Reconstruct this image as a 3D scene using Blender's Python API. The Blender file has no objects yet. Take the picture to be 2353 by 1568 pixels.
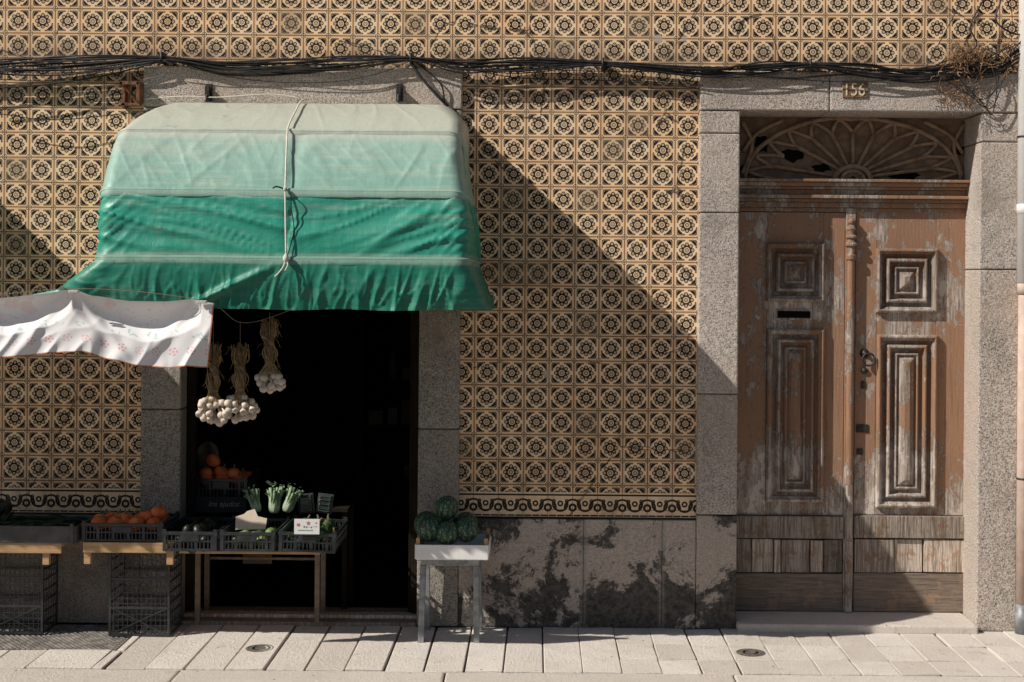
import bpy, math, random
from mathutils import Vector, Matrix, noise
random.seed(7)
R=math.radians
# ------------------------------------------------------------------ camera geometry
D=8.0; F=3200.0; CZ=1.9875; TH=R(0.5)
c_,s_=math.cos(TH),math.sin(TH)
def w(px,py,d=0.0):
    a=px-1240; b=645-py
    u=a*c_-b*s_; v=a*s_+b*c_
    return (u/F*(D-d), CZ+v/F*(D-d))
def P3(px,py,d=0.0):
    x,z=w(px,py,d); return Vector((x,-d,z))
def rect(x0,y0,x1,y1,d=0.0):
    x,z=w((x0+x1)/2,(y0+y1)/2,d); k=(D-d)/F
    hw=(x1-x0)/2*k; hh=(y1-y0)/2*k
    return x-hw,x+hw,z-hh,z+hh
def X(px): return (px-1240)/400.0
def Z(py): return (1440-py)/400.0
S=bpy.context.scene; COL=S.collection
# ------------------------------------------------------------------ node DSL
NT=None
class E:
    def __init__(s,k): s.k=k
    def __add__(a,b): return m('ADD',a,b)
    def __radd__(a,b): return m('ADD',b,a)
    def __sub__(a,b): return m('SUBTRACT',a,b)
    def __rsub__(a,b): return m('SUBTRACT',b,a)
    def __mul__(a,b): return m('MULTIPLY',a,b)
    def __rmul__(a,b): return m('MULTIPLY',b,a)
    def __truediv__(a,b): return m('DIVIDE',a,b)
    def __gt__(a,b): return m('GREATER_THAN',a,b)
    def __lt__(a,b): return m('LESS_THAN',a,b)
def put(inp,v):
    if isinstance(v,E): NT.links.new(v.k,inp)
    else:
        if isinstance(v,(tuple,list)) and len(v)==3 and inp.type=='RGBA': v=(*v,1)
        inp.default_value=v
def m(op,a,b=None,clamp=False):
    n=NT.nodes.new('ShaderNodeMath'); n.operation=op; n.use_clamp=clamp
    put(n.inputs[0],a)
    if b is not None: put(n.inputs[1],b)
    return E(n.outputs[0])
def mx(a,b): return m('MAXIMUM',a,b)
def mn(a,b): return m('MINIMUM',a,b)
def band(x,lo,hi): return (x>lo)*(x<hi)
def ss(x,lo,hi):
    n=NT.nodes.new('ShaderNodeMapRange'); n.interpolation_type='SMOOTHSTEP'
    put(n.inputs[0],x); n.inputs[1].default_value=lo; n.inputs[2].default_value=hi
    return E(n.outputs[0])
def mix(f,a,b,bt='MIX'):
    n=NT.nodes.new('ShaderNodeMix'); n.data_type='RGBA'; n.blend_type=bt
    put(n.inputs[0],f); put(n.inputs[6],a); put(n.inputs[7],b); return E(n.outputs[2])
def coord(kind='Object'):
    n=NT.nodes.new('ShaderNodeTexCoord'); return E(n.outputs[kind])
def sep(v):
    n=NT.nodes.new('ShaderNodeSeparateXYZ'); put(n.inputs[0],v); return [E(o) for o in n.outputs]
def comb(x,y,z):
    n=NT.nodes.new('ShaderNodeCombineXYZ'); put(n.inputs[0],x);put(n.inputs[1],y);put(n.inputs[2],z); return E(n.outputs[0])
def scl(v,s):
    n=NT.nodes.new('ShaderNodeMapping'); put(n.inputs[0],v); n.inputs['Scale'].default_value=s; return E(n.outputs[0])
def nz(v,scale,detail=4,rough=.55,dist=0):
    n=NT.nodes.new('ShaderNodeTexNoise'); put(n.inputs['Vector'],v); n.inputs['Scale'].default_value=scale
    n.inputs['Detail'].default_value=detail; n.inputs['Roughness'].default_value=rough; n.inputs['Distortion'].default_value=dist
    return E(n.outputs[0])
def vor(v,scale,out='Distance',feat='F1'):
    n=NT.nodes.new('ShaderNodeTexVoronoi'); n.feature=feat; put(n.inputs['Vector'],v); n.inputs['Scale'].default_value=scale
    return E(n.outputs[out])
def white(v):
    n=NT.nodes.new('ShaderNodeTexWhiteNoise'); n.noise_dimensions='3D'; put(n.inputs['Vector'],v); return E(n.outputs['Value'])
def ramp(f,stops,interp='LINEAR'):
    n=NT.nodes.new('ShaderNodeValToRGB'); put(n.inputs[0],f); cr=n.color_ramp; cr.interpolation=interp
    while len(cr.elements)<len(stops): cr.elements.new(0.5)
    for e,(p,c) in zip(cr.elements,stops):
        e.position=p; e.color=(*c,1) if len(c)==3 else c
    return E(n.outputs[0])
def island():
    n=NT.nodes.new('ShaderNodeNewGeometry'); return E(n.outputs['Random Per Island'])
def material(name,fn,rough=.7,spec=.4,metal=0):
    global NT
    mt=bpy.data.materials.new(name); mt.use_nodes=True; NT=mt.node_tree
    b=NT.nodes['Principled BSDF']
    b.inputs['Roughness'].default_value=rough; b.inputs['Specular IOR Level'].default_value=spec; b.inputs['Metallic'].default_value=metal
    out=fn()
    col,h=out[0],out[1]
    put(b.inputs['Base Color'],col)
    if len(out)>3: put(b.inputs['Roughness'],out[3])
    if h is not None:
        n=NT.nodes.new('ShaderNodeBump'); n.inputs['Strength'].default_value=1.0; n.inputs['Distance'].default_value=out[2]
        put(n.inputs['Height'],h); NT.links.new(n.outputs[0],b.inputs['Normal'])
    return mt
# ------------------------------------------------------------------ materials
TP=0.1427
tx0,tz0=w(1180,400)
def f_tiles():
    p=coord(); x,y,z=sep(p)
    wob=(nz(p,1.3,2)-.5)*0.010
    U=(x-tx0+wob)/TP+.5+100; W=(z-tz0+wob)/TP+.5+100
    fu=m('FLOOR',U); fw=m('FLOOR',W)
    rnd=white(comb(fu,fw,0.0)); rn2=white(comb(fu,fw,3.7)); rn3=white(comb(fu,fw,9.1))
    ur=m('FRACT',U)-.5; vr=m('FRACT',W)-.5
    u=ur+(rn2-.5)*.026; v=vr+(rn3-.5)*.026
    au=m('ABSOLUTE',u); av=m('ABSOLUTE',v)
    s=mx(au,av); mi=mn(au,av); sr=mx(m('ABSOLUTE',ur),m('ABSOLUTE',vr))
    r=m('SQRT',u*u+v*v); a=m('ARCTAN2',v,u)
    k=math.pi/4
    af=(m('FRACT',a/k+8.5)-.5)*k
    ca=m('COSINE',af)
    def lobe(r,ca,rl): return m('SQRT',mx(r*r+rl*rl-2*rl*r*ca,0.0))
    d1=lobe(r,ca,.230)
    dark=mx(r<.222,d1<.084)
    cen=mx(band(r,.096,.122),band(r,.020,.042))
    spk=band(r,.052,.098)*(m('COSINE',a*8.0)>.50)
    lig=mx(band(d1,.021,.043),(cen+spk)*(r<.15))
    medal=dark*(1-lig)
    br=band(s,.352,.416)*band(mi,.085,.380)
    brl=band(s,.379,.391)*band(mi,.12,.352)
    tri=((au+av)>.512)*(s<.354)*((au+av)<.67)
    thin=band(s,.446,.458)*(mi<.34)
    cu=.5-au; cv=.5-av
    rc=m('SQRT',cu*cu+cv*cv); ac=m('ARCTAN2',cv,cu)
    afc=(m('FRACT',ac/k+8.5)-.5)*k
    d2=lobe(rc,m('COSINE',afc),.072)
    cf=(rc<.114)*(1-(d2<.024))*(1-band(rc,.012,.034))
    black=mx(mx(medal,br*(1-brl*.7)),mx(tri,cf))
    edge=(sr>.470)*(rc>.118)
    groove=(sr>.491)
    zb=(z-.622)/TP
    bx=m('FRACT',U)-.5
    q1=m('SQRT',bx*bx+(zb-.60)*(zb-.60))
    bx2=m('FRACT',U+.5)-.5
    q2=m('SQRT',bx2*bx2+(zb-.44)*(zb-.44))
    q3=m('SQRT',(bx2-.24)*(bx2-.24)+(zb-.70)*(zb-.70)); q4=m('SQRT',(bx2+.24)*(bx2+.24)+(zb-.70)*(zb-.70))
    bs=mx(mx(band(q1,.25,.34)*(zb<.72),band(q1,.05,.12)),mx(band(q2,.07,.17),band(q2,.28,.36)*(zb>.36)))
    bs=mx(bs,mx(band(q3,.035,.08),band(q4,.035,.08)))
    bs=mx(bs,mx(band(zb,.0,.06),mx(band(zb,.09,.15)*(m('FRACT',U*3.0)>.12),band(zb,.91,.98))))
    isb=(zb<1.05)
    black=black*(1-isb)+bs*isb
    n1=nz(p,2.2,5,.6); n2=nz(p,38,4,.65); n3=nz(scl(p,(3,3,1.0)),2.6,5,.6)
    cream=mix(ss(n1,.3,.7),(.93,.67,.43),(.84,.56,.325))
    cream=mix(ss(rnd,.0,1.)*.5,cream,(.95,.74,.51))
    cream=mix(ss(n2,.52,.8)*.42,cream,(.54,.27,.11))
    brown=mix(n2,(.48,.22,.08),(.70,.37,.17))
    col=mix(mx(edge*(1-isb),thin*.8*(1-isb)),cream,brown)
    fade=ss(nz(p,60,3,.7),.60,.78)*.2
    ink=mix(rnd,(.009,.008,.009),(.028,.020,.015))
    col=mix(black*(1-fade),col,ink)
    col=mix(groove,col,(.13,.06,.03))
    chip=ss(nz(p,9,5,.75),.68,.71)
    col=mix(chip*.8,col,(.48,.40,.33))
    soot=ss(z,2.85,3.15)*(1-ss(z,3.25,3.4))
    low=(1-ss(z,.6,1.1))*.40
    col=mix((soot*.5+low)*ss(n3,.25,.7),col,(.06,.045,.035))
    col=mix(ss(n3,.52,.80)*.34,col,(.14,.09,.055))
    col=mix((rn3>.93)*.35,col,(.20,.14,.09))
    rust=ss(nz(scl(p,(9,9,1.2)),2.0,6,.7),.58,.72)*.35
    col=mix(rust*(1-black),col,(.40,.17,.06))
    crack=vor(p,1.15,'Distance','DISTANCE_TO_EDGE')+(nz(p,6,6,.7)-.5)*.06
    ck=(m('ABSOLUTE',crack)<.0022)*(nz(p,.7,2)>.5)
    col=mix(ck*.8,col,(.05,.04,.035))
    for (qx,qy,qr) in((1513,90,.026),(1573,88,.016),(1256,860,.022),(880,30,.015)):
        xx,zz_=w(qx,qy); dd=m('SQRT',(x-xx)*(x-xx)+(z-zz_)*(z-zz_))+(n2-.5)*.01
        col=mix((dd<qr)*.85,col,(.46,.38,.31))
    h=(1-groove)*1.0+n2*.15+black*.08-chip*.6+rnd*.35-ck
    return col,h,.003,ss(n2,.2,.8)*.3+.45
M_tile=material('glazed_tiles',f_tiles,spec=.18)
def granite(name,base,dark,sp=1.0,stain=.5,warm=(.68,.53,.43)):
    def f():
        p=coord(); x,y,z=sep(p)
        a=nz(p,85,4,.85); b=nz(p,2.0,6,.6); cc=nz(p,170,2,.5); v=vor(p,70); pits=ss(v,.0,.35)
        col=mix(ss(a,.38,.58),dark,base)
        col=mix(ss(cc,.60,.70)*.6*sp,col,(.86,.80,.74))
        col=mix(ss(cc,.43,.36)*.8,col,(.08,.072,.066))
        col=mix(ss(b,.4,.7)*.5,col,warm)
        col=mix(ss(nz(p,1.1,8,.75),.50,.68)*stain,col,(.17,.15,.13))
        col=mix(ss(nz(scl(p,(3,3,.5)),2.2,7,.7),.55,.72)*stain*.7,col,(.12,.105,.09))
        col=mix(.12,col,island(),'OVERLAY')
        return col,(nz(p,48,6,.8)*1.4+a*.9+pits*.5+nz(p,7,4)*2.4),.014
    return material(name,f,rough=.9,spec=.12)
M_gran=granite('rough_granite',(.86,.745,.655),(.45,.38,.335),stain=.42)
M_gran2=granite('dark_granite',(.56,.50,.44),(.25,.225,.195),stain=.72)  # darker granite with heavier blotches, for shop jambs and left base
jx=[w(1340,1300)[0],w(1520,1300)[0]]
def f_base():
    p=coord(); x,y,z=sep(p)
    a=nz(p,100,4,.8); pat=nz(p,2.7,10,.78,.3); fin=nz(p,55,6,.85); mid=nz(p,16,6,.75)
    col=mix(ss(a,.35,.65),(.46,.385,.33),(.78,.655,.565))
    col=mix(ss(fin,.45,.62)*.5,col,(.84,.72,.63))
    dd=ss(pat,.33,.67)*.95+(1-ss(z,.06,.42))*.34+fin*.50+mid*.30+ss(z,.57,.62)*.10
    stain=ss(dd,.90,1.10)
    dk=mix(ss(nz(p,30,7,.8),.38,.62),(.030,.029,.028),(.140,.130,.120))
    col=mix(stain*.92,col,dk)
    col=mix(ss(a,.60,.70)*.35*stain,col,(.34,.31,.28))
    for j in jx:
        q=m('ABSOLUTE',x-j+(nz(p,6,3)-.5)*.03); col=mix((1-ss(q,.008,.028))*.65*ss(fin,.35,.6),col,(.42,.38,.34))
    return col,nz(p,45,7,.8)+fin*1.6+nz(p,6,4)*2,.012
M_base=material('stained_granite_base',f_base,rough=.92,spec=.08)
def f_pav():
    p=coord(); r=island(); a=nz(p,70,5,.75); b=nz(p,2.4,6,.65); st=nz(p,9,6,.7)
    col=mix(r,(.66,.58,.51),(.84,.765,.69))
    col=mix(ss(a,.35,.7)*.32,col,(.46,.40,.35))
    col=mix(ss(b,.42,.7)*.45,col,(.58,.51,.44))
    col=mix(ss(st,.56,.74)*.5,col,(.32,.275,.235))
    col=mix(ss(nz(p,190,2,.5),.64,.72)*.75,col,(.16,.14,.13))
    col=mix(ss(vor(p,7.3),.06,.045)*.8,col,(.10,.09,.08))
    return col,a+b*.8+st*.7,.010
M_pav=material('pavement_stone',f_pav,rough=.9,spec=.12)
def f_simple(c1,c2,sc=12,bump=.002,det=5,lo=.35,hi=.7):
    def f():
        p=coord(); a=nz(p,sc,det,.65)
        return mix(ss(a,lo,hi),c1,c2),nz(p,sc*3,4,.6),bump
    return f
def simp(name,c1,c2,sc=12,bump=.002,rough=.7,spec=.35,metal=0):
    return material(name,f_simple(c1,c2,sc,bump),rough=rough,spec=spec,metal=metal)
M_dirt=simp('joint_dirt',(.05,.042,.035),(.10,.08,.065),40)
def f_setts():
    p=coord(); e=vor(p,9,'Distance','DISTANCE_TO_EDGE'); a=nz(p,40,5,.7)
    col=mix(a,(.20,.175,.15),(.32,.285,.25)); col=mix((e<.03),col,(.07,.06,.05)); return col,ss(e,.0,.08),.01
M_road=material('worn_granite_setts',f_setts,rough=.85,spec=.2)
M_ground=simp('ground_earth',(.19,.165,.14),(.26,.23,.20),3)
M_cable=simp('black_cable_rubber',(.010,.010,.011),(.035,.033,.031),30,.001,.5)
M_black=simp('black_plastic',(.013,.015,.018),(.034,.038,.043),20,.0008,.34,.7)
M_int=simp('shade_toned_plaster',(.006,.0055,.005),(.010,.009,.008),3,.002,.9,.05)  # shade of the shop interior is put into this near-black colour
M_intw=simp('shade_toned_dark_wood',(.014,.010,.007),(.024,.017,.012),8,.001,.8,.1)  # dark wood, darkened further in colour to carry the shop's gloom
M_rope=simp('white_rope',(.60,.55,.47),(.75,.71,.63),60,.002,.9)
M_string=simp('thin_string',(.16,.12,.09),(.25,.2,.16),60,.001,.9)
M_whitem=simp('white_pvc',(.78,.75,.73),(.85,.83,.81),6,.0005,.4)
M_rust=simp('rusty_iron',(.07,.035,.022),(.32,.12,.05),35,.002,.8)
M_iron=simp('dark_iron',(.03,.028,.027),(.07,.06,.055),50,.001,.55,.5,.6)
M_galv=simp('galvanised_metal',(.17,.18,.19),(.34,.35,.36),18,.001,.55,.4,.4)
M_pipe=simp('pinkish_pipe',(.46,.34,.28),(.58,.45,.38),10,.001,.7)
M_render=simp('pink_render',(.56,.44,.38),(.66,.54,.47),5,.003,.9)
M_straw=simp('dry_garlic_stalk',(.22,.135,.065),(.46,.33,.18),40,.001,.85)
M_garlic=simp('garlic_skin',(.56,.46,.38),(.72,.63,.53),25,.001,.6)
M_groot=simp('garlic_root',(.22,.15,.09),(.36,.26,.17),25,.001,.8)
M_twig=simp('dry_twig',(.14,.08,.045),(.48,.29,.16),30,.001,.9)
M_card=simp('white_card',(.74,.72,.70),(.82,.80,.78),4,.0003,.6)
M_pink=simp('pink_print',(.60,.10,.22),(.65,.14,.26),10,.0001,.6)
M_green_pr=simp('green_print',(.08,.28,.14),(.12,.33,.17),10,.0001,.6)
M_chalkb=simp('chalkboard',(.010,.011,.012),(.02,.02,.02),8,.0004,.8)
M_chalk=simp('chalk',(.14,.14,.13),(.32,.32,.30),80,.0004,.9)
M_plate=simp('number_plate_enamel',(.15,.08,.045),(.36,.22,.13),40,.001,.5)
M_num=simp('number_paint',(.72,.60,.42),(.82,.72,.55),40,.0005,.6)
M_greenveg=simp('green_vegetable',(.022,.05,.015),(.06,.12,.03),30,.001,.5)
M_beans=simp('dark_green_beans',(.010,.020,.008),(.028,.05,.018),30,.001,.5)
M_darkveg=simp('dark_vegetable',(.010,.012,.009),(.022,.028,.015),20,.001,.4)
M_lime=simp('pale_green_fruit',(.12,.19,.05),(.26,.33,.11),20,.001,.45)
M_fen=simp('fennel_bulb',(.28,.35,.21),(.46,.52,.38),20,.001,.5)
M_fens=simp('fennel_stalk',(.12,.20,.09),(.34,.43,.28),30,.001,.5)
M_orange=simp('orange_squash_skin',(.55,.10,.032),(.80,.24,.07),14,.002,.45)
M_stem=simp('dry_stem',(.15,.12,.06),(.25,.2,.1),40,.001,.9)
M_clear=simp('cloudy_clear_plastic',(.03,.04,.036),(.065,.08,.075),10,.0005,.15,.8)
M_hem=simp('orange_hem',(.50,.16,.08),(.62,.26,.16),60,.001,.9)
M_whitebox=simp('white_painted_wood',(.76,.73,.71),(.84,.82,.80),8,.001,.7)
M_bag=simp('paper_bag',(.10,.075,.05),(.17,.13,.085),12,.002,.9)
def f_lightwood():
    p=coord(); g=nz(scl(p,(1.2,14,14)),5,5,.6); b=nz(p,3,3)
    col=mix(ss(g,.3,.7),(.54,.35,.18),(.40,.235,.12)); col=mix(ss(b,.5,.8)*.5,col,(.16,.12,.08))
    return col,g,.002
M_lwood=material('pale_pine_board',f_lightwood,rough=.7)
def f_door():
    p=coord(); x,y,z=sep(p); r=island()
    g=nz(scl(p,(30,30,1.6)),3.2,6,.65,.2)
    big=nz(scl(p,(1.3,1.3,.7)),2.0,3,.5)
    a=nz(scl(p,(1,1,.6)),16,9,.74,.3)
    zone=(1-ss(z,.5,1.5))
    pm=a*.55+big*.62+zone*.085+(g-.5)*.07
    paint=mix(nz(p,3,4),(.345,.195,.120),(.235,.135,.085))
    paint=mix(ss(nz(p,45,4,.7),.5,.8)*.5,paint,(.42,.285,.20))
    paint=mix(ss(nz(scl(p,(18,18,1)),2,5,.6),.52,.72)*.6,paint,(.12,.075,.052))
    primer=(.58,.46,.39)
    wood=mix(ss(g,.3,.7),(.48,.40,.34),(.15,.11,.086))
    col=mix(ss(pm,.608,.614),paint,primer)
    col=mix(ss(pm,.621,.629),col,wood)
    col=mix(ss(pm,.685,.715)*.6,col,(.62,.55,.49))
    col=mix(.22,col,r,'OVERLAY')
    h=(1-ss(pm,.608,.623))*1.4+g*.8
    return col,h,.0045
M_door=material('peeling_brown_door_paint',f_door,rough=.7,spec=.2)
def f_plank():
    p=coord(); r=island(); g=nz(scl(p,(30,30,1.8)),3.2,6,.65,.3); a=nz(p,8,8,.74)
    col=mix(ss(g,.3,.7),(.54,.45,.38),(.17,.13,.10)); col=mix(ss(a,.54,.60)*.75,col,(.27,.16,.10))
    col=mix(.65,col,r,'OVERLAY')
    return col,g+a*.5,.007
M_plank=material('weathered_grey_plank',f_plank,rough=.85,spec=.15)
def f_dboard():
    p=coord(); x,y,z=sep(p); g=nz(scl(p,(2,30,30)),3,6,.65,.3); a=nz(p,7,8,.75)
    col=mix(ss(g,.3,.7),(.14,.11,.088),(.27,.21,.165)); col=mix(ss(a,.52,.62)*.6,col,(.38,.24,.15))
    return col,g,.005
M_dboard=material('dark_bottom_board',f_dboard,rough=.85,spec=.15)
ZL=2.085
def f_awn():
    p=coord(); x,y,z=sep(p)
    n=nz(scl(p,(1,1,3)),2.2,6,.65); f=nz(p,22,5,.7); zz=z+(n-.5)*.02
    t=m('DIVIDE',zz-1.8,1.25,clamp=True)
    def q(zv): return (zv-1.8)/1.25
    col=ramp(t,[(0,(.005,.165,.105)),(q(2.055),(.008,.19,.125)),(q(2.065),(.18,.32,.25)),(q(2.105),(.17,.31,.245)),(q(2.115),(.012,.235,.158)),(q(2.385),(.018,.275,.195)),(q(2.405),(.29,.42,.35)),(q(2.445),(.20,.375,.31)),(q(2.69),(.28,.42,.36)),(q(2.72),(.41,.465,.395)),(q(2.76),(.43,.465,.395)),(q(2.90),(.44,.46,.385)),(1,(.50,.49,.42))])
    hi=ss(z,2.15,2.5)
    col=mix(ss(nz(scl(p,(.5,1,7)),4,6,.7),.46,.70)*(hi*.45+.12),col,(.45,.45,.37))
    col=mix(ss(f,.56,.74)*(.06+hi*.18),col,(.42,.43,.36))
    col=mix(ss(nz(p,7,8,.75),.60,.70)*.4,col,(.13,.17,.13))
    return col,nz(scl(p,(1,1,1.5)),7,4,.5,.3)+nz(scl(p,(3,1,.5)),6,5,.6)*.5,.005,ss(f,.2,.8)*.25+.36
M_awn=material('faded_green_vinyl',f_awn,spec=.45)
def f_towel():
    uv=coord('UV'); u,v,_=sep(uv)
    mu=m('FRACT',u/.085)-.5; mv=(v-.085)/.085
    row=band(v,.040,.130)
    rr=m('SQRT',mu*mu+mv*mv); an=m('ARCTAN2',mv,mu)
    mot=band(rr,.15,.27)*row*(m('COSINE',an*5.0)>-.4)
    mot=mx(mot,(rr<.08)*row)
    tl=nz(uv,9,2,.5,1.5); sc=band(tl,.50,.512)*band(v,.15,.40)
    tealmask=nz(uv,3,2)
    teal=mx(sc,ss(nz(uv,22,2,.5,1),.60,.62)*band(v,.15,.2))
    blotch=ss(nz(uv,5,3,.6),.58,.62)*band(v,.20,.36)*.35
    fd=ss(nz(uv,6,3),.3,.65)
    col=(.84,.81,.81)
    col=mix(ss(nz(uv,2,4),.3,.7)*.3,col,(.72,.68,.68))
    col=mix(teal*.5*(tealmask>.42),col,(.22,.42,.44))
    col=mix(blotch,col,(.78,.44,.41))
    col=mix(mot*(fd*.5+.25),col,(.74,.30,.32))
    return col,nz(uv,350,1),.0006
M_towel=material('printed_cotton',f_towel,rough=.95,spec=.1)
def f_melon():
    p=coord(); x,y,z=sep(p); a=m('ARCTAN2',y,x)
    st=m('COSINE',a*12.0+(nz(p,30,4)-.5)*9.0)
    fl=vor(p,170); f2=vor(p,95)
    mask=mx((fl<.36)*(st>-.45),(f2<.30)*(st>.35))
    col=mix(mask*.75,(.020,.058,.030),(.40,.48,.35)); col=mix(ss(nz(p,25,4),.5,.7)*.4,col,(.05,.11,.055))
    return col,nz(p,30,4)+mask*.4,.001
M_melon=material('mottled_green_rind',f_melon,rough=.45,spec=.4)
# ------------------------------------------------------------------ mesh builder
class MB:
    def __init__(s): s.v=[];s.f=[];s.mi=[];s.uv=None;s.mat=0
    def quadgrid(s,pts,close=False,uvs=None):
        b=len(s.v); nr=len(pts); nc=len(pts[0])
        for r_ in pts: s.v.extend([tuple(p) for p in r_])
        if uvs is not None:
            if s.uv is None: s.uv={}
            for i,r_ in enumerate(uvs):
                for j,q in enumerate(r_): s.uv[b+i*nc+j]=q
        for i in range(nr-1):
            for j in range(nc if close else nc-1):
                j2=(j+1)%nc
                s.f.append((b+i*nc+j,b+i*nc+j2,b+(i+1)*nc+j2,b+(i+1)*nc+j)); s.mi.append(s.mat)
        return b
    def box(s,x0,x1,y0,y1,z0,z1,jit=0):
        if x0>x1:x0,x1=x1,x0
        if y0>y1:y0,y1=y1,y0
        if z0>z1:z0,z1=z1,z0
        b=len(s.v); j=lambda:(random.uniform(-jit,jit) if jit else 0)
        for z in (z0,z1):
            for x,y in ((x0,y0),(x1,y0),(x1,y1),(x0,y1)): s.v.append((x+j(),y+j(),z+j()))
        for f in ((3,2,1,0),(4,5,6,7),(0,1,5,4),(1,2,6,5),(2,3,7,6),(3,0,4,7)):
            s.f.append(tuple(b+i for i in f)); s.mi.append(s.mat)
    def tube(s,pts,r,n=8,cap=True):
        pts=[Vector(p) for p in pts]; rings=[]; N=len(pts); prev=None
        for i,p in enumerate(pts):
            t=(pts[min(i+1,N-1)]-pts[max(i-1,0)])
            if t.length<1e-9: t=Vector((0,0,1))
            t.normalize()
            if prev is None:
                u=t.orthogonal().normalized()
            else:
                u=(prev-t*prev.dot(t)); u=u.normalized() if u.length>1e-6 else t.orthogonal().normalized()
            prev=u; vv=t.cross(u)
            rr=r(i/(N-1)) if callable(r) else r
            rings.append([p+u*(rr*math.cos(2*math.pi*k/n))+vv*(rr*math.sin(2*math.pi*k/n)) for k in range(n)])
        b=s.quadgrid(rings,close=True)
        if cap:
            s.f.append(tuple(b+k for k in reversed(range(n)))); s.mi.append(s.mat)
            s.f.append(tuple(b+(N-1)*n+k for k in range(n))); s.mi.append(s.mat)
    def lathe(s,prof,c=(0,0,0),n=20,rmod=None,mtx=None):
        rings=[]
        for r_,z in prof:
            row=[]
            for k in range(n):
                a=2*math.pi*k/n; q=r_*(rmod(a,z) if rmod else 1)
                p=Vector((q*math.cos(a),q*math.sin(a),z))
                if mtx is not None: p=mtx@p
                row.append(p+Vector(c))
            rings.append(row)
        b=s.quadgrid(rings,close=True)
        s.f.append(tuple(b+k for k in reversed(range(n)))); s.mi.append(s.mat)
        s.f.append(tuple(b+(len(prof)-1)*n+k for k in range(n))); s.mi.append(s.mat)
    def rectloft(s,x0,x1,z0,z1,y,prof,cap=True):
        rings=[]
        hx=(x1-x0)/2;hz=(z1-z0)/2
        for ins,out in prof:
            i1=min(ins,hx-.0005);i2=min(ins,hz-.0005)
            rings.append([(x0+i1,y-out,z0+i2),(x1-i1,y-out,z0+i2),(x1-i1,y-out,z1-i2),(x0+i1,y-out,z1-i2)])
        b=s.quadgrid(rings,close=True)
        if cap:
            o=b+(len(prof)-1)*4; s.f.append((o,o+1,o+2,o+3)); s.mi.append(s.mat)
def empty(name,origin,label=None,cat=None,group=None):
    o=bpy.data.objects.new(name,None); o.location=origin; o.empty_display_size=.1; COL.objects.link(o)
    if label:o["label"]=label
    if cat:o["category"]=cat
    if group:o["group"]=group
    return o
def wloc(o):
    v=Vector(o.location)
    while o.parent: o=o.parent; v+=Vector(o.location)
    return v
def make(mb,name,mats,origin=(0,0,0),parent=None,smooth=False,bevel=0,label=None,cat=None,group=None,kind=None,seg=2,sub=0):
    origin=Vector(origin)
    me=bpy.data.meshes.new(name); me.from_pydata([tuple(Vector(p)-origin) for p in mb.v],[],mb.f)
    if not isinstance(mats,(list,tuple)): mats=[mats]
    for q in mats: me.materials.append(q)
    me.polygons.foreach_set('material_index',mb.mi)
    if mb.uv:
        ul=me.uv_layers.new(name='UVMap')
        for l in me.loops: ul.data[l.index].uv=mb.uv.get(l.vertex_index,(0,0))
    if smooth: me.polygons.foreach_set('use_smooth',[True]*len(me.polygons))
    me.update()
    o=bpy.data.objects.new(name,me); COL.objects.link(o)
    if parent: o.parent=parent; o.location=origin-wloc(parent)
    else: o.location=origin
    if bevel:
        bm=o.modifiers.new('bevel','BEVEL'); bm.width=bevel; bm.segments=seg; bm.limit_method='ANGLE'; bm.angle_limit=R(40)
    if sub:
        q=o.modifiers.new('sub','SUBSURF'); q.levels=sub; q.render_levels=sub
    if label:o["label"]=label
    if cat:o["category"]=cat
    if group:o["group"]=group
    if kind:o["kind"]=kind
    return o
def dup(root,loc,rotz=0,label=None,scale=None,rot=None):
    new=root.copy(); COL.objects.link(new); new.location=loc
    if rot: new.rotation_euler=rot
    else: new.rotation_euler=(0,0,rotz)
    if scale: new.scale=(scale,)*3 if not isinstance(scale,tuple) else scale
    for k in root.children:
        c=k.copy(); COL.objects.link(c); c.parent=new; c.matrix_parent_inverse=k.matrix_parent_inverse.copy()
        for g in k.children:
            gg=g.copy(); COL.objects.link(gg); gg.parent=c
    if label:new["label"]=label
    return new
def text(body,name,mat,center,height,parent,rotx=90,width=None,shear=0):
    cu=bpy.data.curves.new(name,'FONT'); cu.body=body; cu.align_x='CENTER'; cu.align_y='CENTER'; cu.size=1; cu.extrude=0; cu.shear=shear
    t=bpy.data.objects.new('tmp_text',cu); COL.objects.link(t); bpy.context.view_layer.update()
    me=bpy.data.meshes.new_from_object(t.evaluated_get(bpy.context.evaluated_depsgraph_get()))
    COL.objects.unlink(t); bpy.data.objects.remove(t)
    xs=[v.co.x for v in me.vertices]; ys=[v.co.y for v in me.vertices]
    w0=max(xs)-min(xs);h0=max(ys)-min(ys);cx=(max(xs)+min(xs))/2;cy=(max(ys)+min(ys))/2
    ky=height/h0; kx=(width/w0) if width else ky
    for v in me.vertices: v.co=Vector(((v.co.x-cx)*kx,(v.co.y-cy)*ky,0))
    me.materials.clear(); me.materials.append(mat)
    o=bpy.data.objects.new(name,me); COL.objects.link(o); o.parent=parent; o.location=Vector(center)-wloc(parent); o.rotation_euler=(R(rotx),0,0)
    return o
def spline(pts,n=12):
    pts=[Vector(p) for p in pts]; out=[]
    P=[pts[0]*2-pts[1]]+pts+[pts[-1]*2-pts[-2]]
    for i in range(1,len(P)-2):
        a,b,c,d=P[i-1],P[i],P[i+1],P[i+2]
        for k in range(n):
            t=k/n; out.append(.5*((2*b)+(c-a)*t+(2*a-5*b+4*c-d)*t*t+(3*b-a-3*c+d)*t**3))
    out.append(pts[-1]); return out
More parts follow.
